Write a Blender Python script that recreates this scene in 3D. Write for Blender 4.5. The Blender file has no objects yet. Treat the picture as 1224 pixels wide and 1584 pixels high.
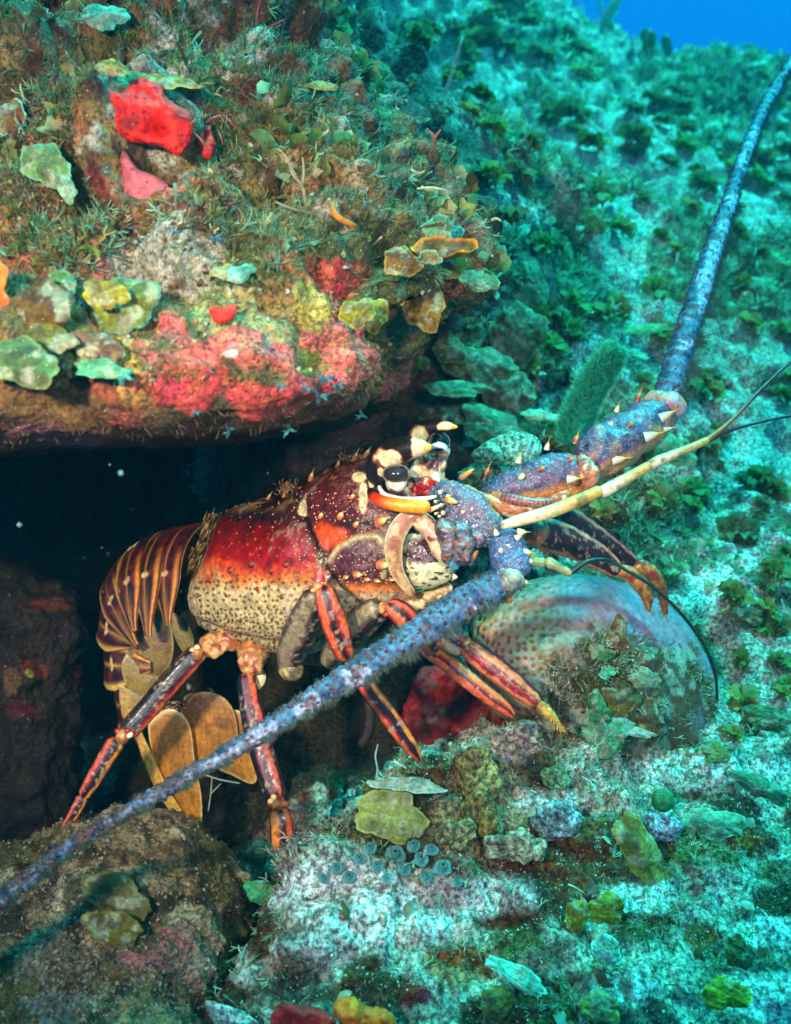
import bpy, math, random
import numpy as np
from mathutils import Vector, Matrix
random.seed(7)
RNG = np.random.default_rng(11)
SC = bpy.context.scene
COL = SC.collection
# ------------------------------------------------------------------ camera
F = 1430.0                       # focal length in pixels of the 1224x1584 photograph
PITCH = math.radians(14)
CAM = np.array([0.0, -0.5, 0.25])
FWD = np.array([0, math.cos(PITCH), -math.sin(PITCH)])
UP = np.array([0, math.sin(PITCH), math.cos(PITCH)])
RIGHT = np.array([1.0, 0, 0])
cd = bpy.data.cameras.new('camera')
cd.sensor_fit = 'HORIZONTAL'; cd.angle = 2*math.atan(612/F)
cd.clip_start = 0.01; cd.clip_end = 200
cam = bpy.data.objects.new('camera', cd); COL.objects.link(cam)
cam.location = CAM; cam.rotation_euler = (math.pi/2-PITCH, 0, 0)
SC.camera = cam
cd.dof.use_dof = True; cd.dof.focus_distance = 0.50; cd.dof.aperture_fstop = 14.0
cd.lens_unit = 'MILLIMETERS'

def srgb(r, g, b):
    c = np.array([r, g, b], float)/255
    return np.where(c <= .04045, c/12.92, ((c+.055)/1.055)**2.4)
# ------------------------------------------------------------------ light
w = bpy.data.worlds.new('World'); SC.world = w; w.use_nodes = True
nt = w.node_tree; nt.nodes.clear()
out = nt.nodes.new('ShaderNodeOutputWorld'); bg = nt.nodes.new('ShaderNodeBackground')
tc = nt.nodes.new('ShaderNodeTexCoord'); sep = nt.nodes.new('ShaderNodeSeparateXYZ')
ramp = nt.nodes.new('ShaderNodeValToRGB')
nt.links.new(tc.outputs['Generated'], sep.inputs[0]); nt.links.new(sep.outputs['Z'], ramp.inputs[0])
nt.links.new(ramp.outputs[0], bg.inputs[0]); nt.links.new(bg.outputs[0], out.inputs[0])
el = ramp.color_ramp.elements
el[0].position = 0.0; el[0].color = (0.0005, 0.05, 0.25, 1)
el[1].position = 1.0; el[1].color = (0.10, 1.0, 1.0, 1)
for p_, c_ in ((.2, (0.0008, 0.12, 0.50, 1)), (.33, (0.001, 0.145, 0.55, 1)), (.6, (0.01, .58, .90, 1))):
    e = el.new(p_); e.color = c_
bg.inputs[1].default_value = 1.0
# daylight filtered to teal by the water above
sd = bpy.data.lights.new('sun', 'SUN'); sd.energy = 5.0; sd.angle = math.radians(9); sd.color = (0.02, 0.96, 1.0)
sun = bpy.data.objects.new('sun', sd); COL.objects.link(sun)
SUN_DIR = Vector((0.30, 0.24, 0.92)).normalized()       # towards the sun
sun.rotation_euler = SUN_DIR.to_track_quat('Z', 'Y').to_euler()
# the diver's flash that lights the near left of the photograph
def strobe(name, loc, aim, power, size, blend, radius=.03, color=(1, .91, .78)):
    l = bpy.data.lights.new(name, 'SPOT'); l.energy = power; l.spot_size = math.radians(size); l.spot_blend = blend
    l.shadow_soft_size = radius; l.color = color
    o = bpy.data.objects.new(name, l); COL.objects.link(o); o.location = loc
    o.rotation_euler = (Vector(loc)-Vector(aim)).to_track_quat('Z', 'Y').to_euler()
    return o
strobe('strobe', (-0.20, -0.56, 0.36), (-.10, 0.0, 0.145), 15.5, 62, 1.0, radius=.022)
strobe('strobe', (0.16, -0.57, 0.38), (.0, 0.0, 0.13), 5.8, 46, 1.0, radius=.022)
SC.view_settings.view_transform = 'Standard'; SC.view_settings.look = 'None'
SC.view_settings.exposure = 0.62; SC.view_settings.gamma = 1.0
SC.cycles.max_bounces = 5; SC.cycles.diffuse_bounces = 2; SC.cycles.glossy_bounces = 2
SC.cycles.transmission_bounces = 4; SC.cycles.volume_bounces = 0; SC.cycles.use_denoising = True
SC.cycles.caustics_reflective = False; SC.cycles.caustics_refractive = False
# ------------------------------------------------------------------ helpers
def P(px, py, d):
    px = np.asarray(px, float); py = np.asarray(py, float); d = np.asarray(d, float)
    v = FWD + RIGHT*((px-612)/F)[..., None] + UP*((792-py)/F)[..., None]
    return CAM + v*d[..., None]
def proj(v):
    r = np.asarray(v)-CAM; dz = r@FWD
    return 612+F*(r@RIGHT)/dz, 792-F*(r@UP)/dz, dz
def hsh(ix, iy, iz, seed):
    h = (ix.astype(np.uint32)*np.uint32(374761393) + iy.astype(np.uint32)*np.uint32(668265263)
         + iz.astype(np.uint32)*np.uint32(2147483647) + np.uint32(seed*974711 & 0xffffffff))
    h = (h ^ (h >> np.uint32(13)))*np.uint32(1274126177)
    h = (h ^ (h >> np.uint32(15)))*np.uint32(2246822519)
    return ((h ^ (h >> np.uint32(16))) & np.uint32(0xffffff)).astype(np.float32)/16777215.0
def vnoise(p, seed=0):
    p = np.asarray(p, np.float32); i = np.floor(p).astype(np.int32); f = p-i; f = f*f*f*(f*(f*6-15)+10)
    r = 0
    for dx in (0, 1):
        wx = f[..., 0] if dx else 1-f[..., 0]
        for dy in (0, 1):
            wy = f[..., 1] if dy else 1-f[..., 1]
            for dz in (0, 1):
                wz = f[..., 2] if dz else 1-f[..., 2]
                r = r + wx*wy*wz*hsh(i[..., 0]+dx, i[..., 1]+dy, i[..., 2]+dz, seed)
    return r*2-1
def fbm(p, scale, octv=4, seed=0, gain=.5, ridge=False):
    a = 1.0; r = 0; t = 0; q = np.asarray(p)*scale+17.3
    for o in range(octv):
        n = vnoise(q, seed+o*7)
        if ridge: n = 1-2*np.abs(n)
        r = r + a*n; t += a; a *= gain; q = q*2.03+5.1
    return r/t
def worley(p, scale, seed=0, dims=3):
    p = np.asarray(p, np.float32)*scale+50; i = np.floor(p).astype(np.int32)
    best = np.full(p.shape[:-1], 9.0, np.float32); b2 = best.copy(); cid = np.zeros_like(best)
    for dx in (-1, 0, 1):
        for dy in (-1, 0, 1):
            for dz in ((-1, 0, 1) if dims == 3 else (0,)):
                a, b, c = i[..., 0]+dx, i[..., 1]+dy, i[..., 2]+dz
                qx = a+.15+.7*hsh(a, b, c, seed); qy = b+.15+.7*hsh(a, b, c, seed+1)
                dd = (p[..., 0]-qx)**2+(p[..., 1]-qy)**2
                if dims == 3:
                    qz = c+.15+.7*hsh(a, b, c, seed+2); dd = dd+(p[..., 2]-qz)**2
                h = hsh(a, b, c, seed+3); m = dd < best
                b2 = np.where(m, best, np.minimum(b2, dd)); cid = np.where(m, h, cid); best = np.where(m, dd, best)
    return np.sqrt(best), np.sqrt(b2), cid
def sstep(a, b, x):
    t = np.clip((x-a)/(b-a), 0, 1); return t*t*(3-2*t)
def mix(a, b, t):
    a = np.asarray(a, float); b = np.asarray(b, float); t = np.asarray(t)[..., None]
    return a*(1-t)+b*t
def tag(o, label=None, cat=None, group=None, kind=None):
    if label: o['label'] = label
    if cat: o['category'] = cat
    if group: o['group'] = group
    if kind: o['kind'] = kind
    return o
def empty(name, loc, parent=None):
    o = bpy.data.objects.new(name, None); COL.objects.link(o); o.location = loc; o.empty_display_size = .02
    if parent: o.parent = parent
    return o
def raw_mesh(name, V, Fq, C=None, smooth=True):
    """V (n,3), Fq (m,3|4) array or list of such arrays, C (n,3) linear colours"""
    me = bpy.data.meshes.new(name)
    Fl = [np.asarray(f, np.int32) for f in (Fq if isinstance(Fq, list) else [Fq]) if len(f)]
    idx = np.concatenate([f.ravel() for f in Fl]); cnt = np.concatenate([np.full(len(f), f.shape[1], np.int32) for f in Fl])
    me.vertices.add(len(V)); me.vertices.foreach_set('co', np.asarray(V, np.float32).ravel())
    me.loops.add(len(idx)); me.loops.foreach_set('vertex_index', idx)
    me.polygons.add(len(cnt)); st = np.zeros(len(cnt), np.int32); st[1:] = np.cumsum(cnt)[:-1]
    me.polygons.foreach_set('loop_start', st)
    me.polygons.foreach_set('use_smooth', np.full(len(cnt), smooth))
    me.update(calc_edges=True)
    if C is not None:
        at = me.color_attributes.new('Col', 'FLOAT_COLOR', 'POINT')
        at.data.foreach_set('color', np.hstack([np.clip(C, 0, 1), np.ones((len(V), 1))]).astype(np.float32).ravel())
    return me
def link(name, me, mat, parent=None, origin=None):
    """origin: world point that becomes the object's own origin (the vertices are moved back by it)"""
    o = bpy.data.objects.new(name, me); COL.objects.link(o)
    if origin is not None:
        me.transform(Matrix.Translation(-Vector(origin))); o.location = origin
    if mat: me.materials.append(mat)
    if parent is not None:
        o.parent = parent
        base = np.zeros(3); q = parent
        while q is not None: base = base+np.array(q.location); q = q.parent
        o.location = Vector((origin if origin is not None else (0, 0, 0)))-Vector(base)
    return o
def grid_faces(n, m, wrap, off=0):
    i = np.arange(n-1)[:, None]; j = np.arange(m if wrap else m-1)[None, :]; j2 = (j+1) % m
    a = i*m+j; b = i*m+j2; c = (i+1)*m+j2; d = (i+1)*m+j
    return np.stack([a, d, c, b], -1).reshape(-1, 4)+off
def joined(parts):
    """parts: list of (V, [faces], C) -> one"""
    V = []; Fa = []; C = []; k = 0
    for v, fs, c in parts:
        V.append(v); C.append(np.broadcast_to(c, v.shape))
        for f in (fs if isinstance(fs, list) else [fs]):
            if len(f): Fa.append(np.asarray(f)+k)
        k += len(v)
    return np.concatenate(V), Fa, np.concatenate(C)
def normals_grid(V, wrap):
    dv = np.gradient(V, axis=0)
    if wrap: du = (np.roll(V, -1, 1)-np.roll(V, 1, 1))/2
    else: du = np.gradient(V, axis=1)
    n = np.cross(dv, du); l = np.linalg.norm(n, axis=-1, keepdims=True)
    return n/np.maximum(l, 1e-12)
def spline(pts, n):
    pts = np.asarray(pts, float); k = len(pts)
    ext = np.vstack([2*pts[0]-pts[1], pts, 2*pts[-1]-pts[-2]])
    L = np.concatenate([[0], np.cumsum(np.linalg.norm(np.diff(pts[:, :3], axis=0), axis=1))]); L /= L[-1]
    s = np.linspace(0, 1, n); seg = np.clip(np.searchsorted(L, s, side='right')-1, 0, k-2)
    t = ((s-L[seg])/(L[seg+1]-L[seg]+1e-12))[:, None]
    p0, p1, p2, p3 = ext[seg], ext[seg+1], ext[seg+2], ext[seg+3]
    return .5*(2*p1+(p2-p0)*t+(2*p0-5*p1+4*p2-p3)*t*t+(3*p1-p0-3*p2+p3)*t**3)
def tube(pts, n=80, m=32, flat=1.0, color=None, disp=None, close=(1, 1), world=False):
    """pts rows (px, py, depth, radius_px) or, world=True, (x,y,z,r). theta 0 faces the camera, 90 deg is the picture's
    left of the travel direction.  color(u, th, V)->rgb ; disp(u, th, V)->metres"""
    A = np.asarray(pts, float)
    if not world:
        A = np.hstack([P(A[:, 0], A[:, 1], A[:, 2]), (A[:, 3]*A[:, 2]/F)[:, None]])
    S = spline(A, n); c = S[:, :3]; r = np.maximum(S[:, 3], 1e-5)
    T = np.gradient(c, axis=0); T /= np.linalg.norm(T, axis=1, keepdims=True)
    view = CAM-c; view /= np.linalg.norm(view, axis=1, keepdims=True)
    N1 = view-(view*T).sum(1, keepdims=True)*T
    N1 /= np.maximum(np.linalg.norm(N1, axis=1, keepdims=True), 1e-6)
    N2 = np.cross(T, N1)
    # rounded ends
    u = np.linspace(0, 1, n); rr = r.copy()
    arc = np.concatenate([[0], np.cumsum(np.linalg.norm(np.diff(c, axis=0), axis=1))])
    if close[0]: rr *= np.sqrt(np.clip(1-(1-np.clip(arc/(r[0]*.9*close[0]+1e-9), 0, 1))**2, 1e-4, 1))
    if close[1]: rr *= np.sqrt(np.clip(1-(1-np.clip((arc[-1]-arc)/(r[-1]*.9*close[1]+1e-9), 0, 1))**2, 1e-4, 1))
    th = np.linspace(0, 2*math.pi, m, endpoint=False)
    U, TH = np.meshgrid(u, th, indexing='ij')
    dirv = N1[:, None]*np.cos(TH)[..., None]*flat+N2[:, None]*np.sin(TH)[..., None]
    V = c[:, None]+dirv*rr[:, None, None]
    if disp is not None: V = V+dirv*disp(U, TH, V)[..., None]
    C = np.broadcast_to(np.asarray(color(U, TH, V) if callable(color) else color, float), V.shape)
    k = n*m
    Vf = np.vstack([V.reshape(-1, 3), c[0], c[-1]]); Cf = np.vstack([C.reshape(-1, 3), C[0, 0], C[-1, 0]])
    j = np.arange(m); j2 = (j+1) % m
    f1 = np.stack([np.full(m, k), j, j2], 1); f2 = np.stack([np.full(m, k+1), (n-1)*m+j2, (n-1)*m+j], 1)
    return Vf, [grid_faces(n, m, True), f1, f2], Cf
def blob(outline, d0, tf, tb, gx=0, gy=0, p=2.4, n=90, m=160, disp=None, color=None, center=None):
    """closed solid whose outline (star shaped, pixels) lies at depth d0 (+gradient per 1000 px), tf thick to the front, tb to the back"""
    O = np.asarray(outline, float)
    c0 = np.asarray(center if center is not None else O.mean(0), float)
    Oc = spline(np.vstack([O, O[:1]]), 400)[:-1]
    ang = np.arctan2(Oc[:, 1]-c0[1], Oc[:, 0]-c0[0]); rad = np.hypot(Oc[:, 0]-c0[0], Oc[:, 1]-c0[1])
    o = np.argsort(ang); ang = ang[o]; rad = rad[o]
    lon = np.linspace(-math.pi, math.pi, m, endpoint=False)
    R = np.interp(lon, np.concatenate([[ang[-1]-2*math.pi], ang, [ang[0]+2*math.pi]]), np.concatenate([[rad[-1]], rad, [rad[0]]]))
    lat = np.linspace(-math.pi/2, math.pi/2, n)            # -90 front pole .. +90 back pole
    LA, LO = np.meshgrid(lat, lon, indexing='ij')
    cr = np.abs(np.cos(LA)); sr = np.abs(np.sin(LA)); nrm = (cr**p+sr**p)**(1/p)
    cr, sr = cr/nrm, sr/nrm
    px = c0[0]+R*cr*np.cos(LO); py = c0[1]+R*cr*np.sin(LO)
    d = d0+gx*(px-c0[0])/1000+gy*(py-c0[1])/1000
    d = d+np.where(LA < 0, -tf, tb)*sr
    V = P(px, py, d)
    N = normals_grid(V, True)
    if (N[n//4, 0]@(V[n//4, 0]-V.mean((0, 1)))) < 0: N = -N
    N[0] = -FWD; N[-1] = FWD
    if disp is not None:
        V = V+N*disp(V)[..., None]
        V[0] = V[0].mean(0); V[-1] = V[-1].mean(0)
    C = color(V, N, px, py) if callable(color) else np.broadcast_to(np.asarray(color if color is not None else (.5, .5, .5), float), V.shape)
    fs = grid_faces(n, m, True)[:, ::-1]
    return V.reshape(-1, 3), [fs], C.reshape(-1, 3), V, N
# ------------------------------------------------------------------ materials
def mat_col(name, rough=.5, spec=.5, bump=.0, bscale=300, var=.12, vscale=200, coat=0, sub=0, hue=0, detail=6, bdist=.002, extra=None, emit=0):
    m = bpy.data.materials.new(name); m.use_nodes = True; n = m.node_tree; b = n.nodes['Principled BSDF']
    L = n.links.new; N = n.nodes.new
    at = N('ShaderNodeAttribute'); at.attribute_name = 'Col'
    g = N('ShaderNodeTexCoord')
    ns = N('ShaderNodeTexNoise'); ns.inputs['Scale'].default_value = vscale; ns.inputs['Detail'].default_value = 4
    L(g.outputs['Object'], ns.inputs['Vector'])
    mr = N('ShaderNodeMapRange'); mr.inputs['From Min'].default_value = .3; mr.inputs['From Max'].default_value = .7
    mr.inputs['To Min'].default_value = 1-var*1.6; mr.inputs['To Max'].default_value = 1+var*1.6
    L(ns.outputs['Fac'], mr.inputs['Value'])
    mu = N('ShaderNodeMixRGB'); mu.blend_type = 'MULTIPLY'; mu.inputs[0].default_value = 1
    L(at.outputs['Color'], mu.inputs[1]); L(mr.outputs[0], mu.inputs[2])
    L(mu.outputs[0], b.inputs['Base Color'])
    b.inputs['Roughness'].default_value = rough; b.inputs['Specular IOR Level'].default_value = spec
    if coat: b.inputs['Coat Weight'].default_value = coat; b.inputs['Coat Roughness'].default_value = .12
    if sub:
        b.inputs['Subsurface Weight'].default_value = sub; b.inputs['Subsurface Radius'].default_value = (1, .5, .3); b.inputs['Subsurface Scale'].default_value = .004
    if bump:
        n2 = N('ShaderNodeTexNoise'); n2.inputs['Scale'].default_value = bscale; n2.inputs['Detail'].default_value = detail; n2.inputs['Roughness'].default_value = .65
        L(g.outputs['Object'], n2.inputs['Vector'])
        bp = N('ShaderNodeBump'); bp.inputs['Strength'].default_value = bump; bp.inputs['Distance'].default_value = bdist
        L(n2.outputs['Fac'], bp.inputs['Height']); L(bp.outputs[0], b.inputs['Normal'])
    if extra: extra(m, n, b, mu)
    return m
def rockify(dark, light, lo=.36, hi=.66, sc=420, amt=.75, sparkle=.12, drift=1.0, sat=1.1):
    """fine-grained crust: speckle of dark pits and pale grains over the painted patches"""
    def f(m, n, b, mu):
        L = n.links.new; N = n.nodes.new; g = N('ShaderNodeTexCoord')
        t = N('ShaderNodeTexNoise'); t.inputs['Scale'].default_value = sc; t.inputs['Detail'].default_value = 7; t.inputs['Roughness'].default_value = .7
        L(g.outputs['Object'], t.inputs['Vector'])
        r = N('ShaderNodeValToRGB'); e = r.color_ramp.elements
        e[0].position = lo; e[0].color = (*dark, 1); e[1].position = hi; e[1].color = (*light, 1)
        k = e.new((lo+hi)/2); k.color = (.8, .8, .8, 1)
        L(t.outputs['Fac'], r.inputs[0])
        ov = N('ShaderNodeMixRGB'); ov.blend_type = 'MULTIPLY'; ov.inputs[0].default_value = amt
        L(mu.outputs[0], ov.inputs[1]); L(r.outputs[0], ov.inputs[2])
        # hue drift between patches
        t2 = N('ShaderNodeTexNoise'); t2.inputs['Scale'].default_value = sc*.28; t2.inputs['Detail'].default_value = 5
        L(g.outputs['Object'], t2.inputs['Vector'])
        hs = N('ShaderNodeHueSaturation'); mr = N('ShaderNodeMapRange')
        mr.inputs['From Min'].default_value = .3; mr.inputs['From Max'].default_value = .7
        mr.inputs['To Min'].default_value = .5-.025*drift; mr.inputs['To Max'].default_value = .5+.045*drift
        L(t2.outputs['Fac'], mr.inputs[0]); L(mr.outputs[0], hs.inputs['Hue']); L(ov.outputs[0], hs.inputs['Color'])
        hs.inputs['Saturation'].default_value = sat
        # scattered pale sand grains
        vo = N('ShaderNodeTexVoronoi'); vo.inputs['Scale'].default_value = sc*1.6; L(g.outputs['Object'], vo.inputs['Vector'])
        ad = N('ShaderNodeMath'); ad.operation = 'LESS_THAN'; ad.inputs[1].default_value = .16
        L(vo.outputs['Distance'], ad.inputs[0])
        t3 = N('ShaderNodeMath'); t3.operation = 'GREATER_THAN'; t3.inputs[1].default_value = 1-sparkle*2.4
        sx = N('ShaderNodeSeparateColor'); L(vo.outputs['Color'], sx.inputs[0]); L(sx.outputs[0], t3.inputs[0])
        mm = N('ShaderNodeMath'); mm.operation = 'MULTIPLY'; L(ad.outputs[0], mm.inputs[0]); L(t3.outputs[0], mm.inputs[1])
        fin = N('ShaderNodeMixRGB'); fin.inputs[2].default_value = (.75, .72, .66, 1)
        L(mm.outputs[0], fin.inputs[0]); L(hs.outputs[0], fin.inputs[1]); L(fin.outputs[0], b.inputs['Base Color'])
    return f
M = {}
M['reef'] = mat_col('reef_crust', .75, .3, 1.0, 300, .25, 60, bdist=.006, extra=rockify((.10, .08, .06), (1.75, 1.7, 1.65), .41, .60, 360, .88, .06))
M['ledge'] = mat_col('ledge_crust', .6, .4, 1.0, 330, .25, 90, bdist=.003, extra=rockify((.06, .05, .04), (1.5, 1.35, 1.1), .38, .62, 420, .85, .04, drift=.45, sat=.95))
M['shell'] = mat_col('lobster_shell', .34, .5, .45, 800, .2, 420, coat=.15, bdist=.0008)
def granules(m, n, b, mu):
    L = n.links.new; N = n.nodes.new; g = N('ShaderNodeTexCoord')
    vo = N('ShaderNodeTexVoronoi'); vo.inputs['Scale'].default_value = 950; L(g.outputs['Object'], vo.inputs['Vector'])
    r = N('ShaderNodeValToRGB'); e = r.color_ramp.elements; e[0].position = .18; e[0].color = (1, 1, 1, 1); e[1].position = .42; e[1].color = (0, 0, 0, 1)
    L(vo.outputs['Distance'], r.inputs[0])
    sx = N('ShaderNodeSeparateColor'); L(vo.outputs['Color'], sx.inputs[0]); mm = N('ShaderNodeMath'); mm.operation = 'MULTIPLY'
    L(r.outputs[0], mm.inputs[0]); L(sx.outputs[1], mm.inputs[1])
    f = N('ShaderNodeMixRGB'); f.inputs[2].default_value = (.38, .40, .43, 1); L(mm.outputs[0], f.inputs[0]); L(mu.outputs[0], f.inputs[1]); L(f.outputs[0], b.inputs['Base Color'])
M['flag'] = mat_col('antenna_shell', .45, .4, .8, 700, .3, 500, bdist=.0012)
def see_through(m, n, b, mu):
    L = n.links.new; t = n.nodes.new('ShaderNodeBsdfTranslucent'); x = n.nodes.new('ShaderNodeMixShader'); x.inputs[0].default_value = .42
    o_ = n.nodes['Material Output']; L(mu.outputs[0], t.inputs['Color']); L(b.outputs[0], x.inputs[1]); L(t.outputs[0], x.inputs[2]); L(x.outputs[0], o_.inputs['Surface'])
M['plate'] = mat_col('plate_skin', .6, .35, .8, 420, .25, 150, bdist=.0015, extra=rockify((.25, .22, .18), (1.3, 1.3, 1.2), .36, .62, 520, .6, .03))
M['leaf'] = mat_col('leafy_algae', .5, .4, .4, 500, .2, 250, bdist=.001, extra=see_through)
M['soft'] = mat_col('sponge_skin', .55, .4, .8, 500, .2, 200, bdist=.0015, sub=.1, extra=rockify((.3, .2, .2), (1.2, 1.2, 1.2), .34, .6, 600, .5, .01, drift=.1, sat=1.0))
# ------------------------------------------------------------------ sea floor and reef slope (height surface through measured points)
CP = []
def cp(*rows):
    for r in rows: CP.append(r)
# foreground, bottom edge of the picture and beyond it
cp((-300, 1750, .46), (150, 1750, .46), (330, 1640, .50), (600, 1720, .38), (900, 1750, .38), (1300, 1750, .38), (1600, 1700, .42))
cp((480, 1560, .405), (700, 1560, .41), (1000, 1560, .41), (1224, 1560, .41), (1500, 1500, .44))
# the bright rock under the lobster
cp((430, 1400, .44), (600, 1400, .445), (800, 1400, .45), (1000, 1400, .46), (1224, 1400, .475), (500, 1300, .475), (620, 1235, .49),
   (720, 1180, .505), (820, 1130, .515), (760, 1280, .48), (900, 1240, .505), (1000, 1230, .52), (1120, 1210, .545), (1224, 1180, .57), (1500, 1200, .60))
# crevice and dark cave floor on the left
cp((370, 1470, .66), (380, 1560, .60), (330, 1400, .66), (200, 1360, .72), (0, 1380, .75), (-250, 1400, .80), (470, 1200, .70), (560, 1160, .78), (640, 1100, .78), (300, 1230, .86),
   (300, 1080, 1.25), (550, 1020, 1.15), (0, 1130, 1.3), (-300, 1130, 1.3), (200, 950, 1.7), (500, 900, 1.5))
# slope on the right behind the animal
cp((1130, 1080, .63), (1224, 1000, .69), (1150, 900, .72), (1224, 850, .80), (1000, 800, .74), (900, 880, .70), (1100, 720, .84), (1224, 650, .98), (1450, 800, .9), (1500, 500, 1.3),
   (900, 640, .80), (1000, 560, .92), (850, 520, .86), (1120, 480, 1.08), (1224, 420, 1.25), (820, 420, .90), (950, 380, 1.12), (1080, 300, 1.42), (1224, 260, 1.65),
   (760, 280, .88), (900, 220, 1.35), (1050, 170, 2.0), (1224, 160, 2.2), (700, 150, 1.05), (850, 80, 1.9), (1000, 122, 2.7), (1130, 75, 2.5), (1224, 130, 2.75), (1400, 120, 2.8), (1400, 280, 1.8),
   (600, 120, .84), (560, 40, .92), (700, 0, 1.7), (900, 40, 2.8), (480, -60, 1.0), (600, -120, 1.7), (350, -150, 1.1), (350, -300, 2.0), (0, -100, 1.6), (0, -350, 2.6), (-400, -150, 1.7))
# behind the ledge
cp((640, 250, .80), (600, 330, .80), (300, 150, 1.25), (0, 200, 1.25), (-300, 200, 1.3))
CP = np.array(CP, float); W_ = P(CP[:, 0], CP[:, 1], CP[:, 2])
az = np.arctan2(W_[:, 0], W_[:, 1]-CAM[1]); lr = np.log(np.hypot(W_[:, 0], W_[:, 1]-CAM[1])); Q = np.stack([az*1.2, lr], 1)
def kern(a, b):
    r = np.sqrt(((a[:, None]-b[None])**2).sum(-1)+1e-9); return r
K = kern(Q, Q)+np.eye(len(Q))*.004; Pm = np.hstack([np.ones((len(Q), 1)), Q])
A_ = np.block([[K, Pm], [Pm.T, np.zeros((3, 3))]])
sol = np.linalg.solve(A_, np.concatenate([W_[:, 2]/np.exp(lr), np.zeros(3)]))
def ground_z(x, y):
    a = np.arctan2(x, y-CAM[1]); l = np.log(np.hypot(x, y-CAM[1])); q = np.stack([a*1.2, l], -1); sh = q.shape[:-1]; q = q.reshape(-1, 2)
    r = np.empty(len(q))
    for s in range(0, len(q), 60000):
        qq = q[s:s+60000]; r[s:s+60000] = kern(qq, Q)@sol[:len(Q)]+sol[-3]+qq@sol[-2:]
    return r.reshape(sh)*np.exp(l.reshape(sh))
TERR = {}
WHT = srgb(240, 238, 230)
GPATCH = [(600, 1420, 150, 60, WHT), (470, 1340, 90, 40, srgb(180, 190, 170)), (500, 1470, 90, 40, srgb(190, 188, 180)), (740, 1260, 60, 90, srgb(150, 130, 100)), (780, 1140, 90, 30, srgb(190, 160, 150)),
    (900, 1330, 90, 50, srgb(110, 70, 40)), (880, 1500, 60, 50, srgb(120, 66, 44)), (820, 1390, 70, 40, srgb(96, 56, 36)), (1000, 1430, 70, 40, srgb(84, 70, 30)), (1200, 1350, 26, 16, srgb(120, 120, 80)), (760, 1420, 40, 20, srgb(110, 60, 40)), (1090, 1500, 50, 40, srgb(100, 90, 40)), (1000, 1500, 160, 50, srgb(206, 200, 180)), (700, 1500, 60, 40, srgb(196, 130, 100)), (640, 1540, 50, 30, srgb(150, 40, 34)),
    (1100, 1190, 140, 30, WHT), (1180, 1540, 90, 40, WHT), (900, 1540, 80, 30, srgb(84, 74, 36)), (1060, 1300, 60, 40, srgb(110, 110, 60)), (1110, 900, 90, 60, WHT), (1180, 1000, 70, 60, srgb(200, 200, 180)),
    (560, 1540, 100, 24, srgb(90, 56, 30)), (1100, 1400, 60, 60, srgb(210, 180, 170)), (990, 1390, 60, 26, WHT), (1010, 1340, 34, 22, srgb(170, 90, 50)), (1150, 1300, 40, 20, srgb(150, 84, 50)), (1080, 1450, 40, 22, srgb(170, 100, 60)), (700, 1480, 60, 26, srgb(170, 96, 60)), (1190, 1440, 70, 30, WHT), (960, 1530, 70, 26, WHT), (880, 1240, 60, 20, srgb(200, 200, 190)), (560, 1380, 150, 30, WHT), (700, 1390, 120, 30, srgb(210, 196, 190)), (420, 1280, 50, 50, srgb(150, 130, 120))]
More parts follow.
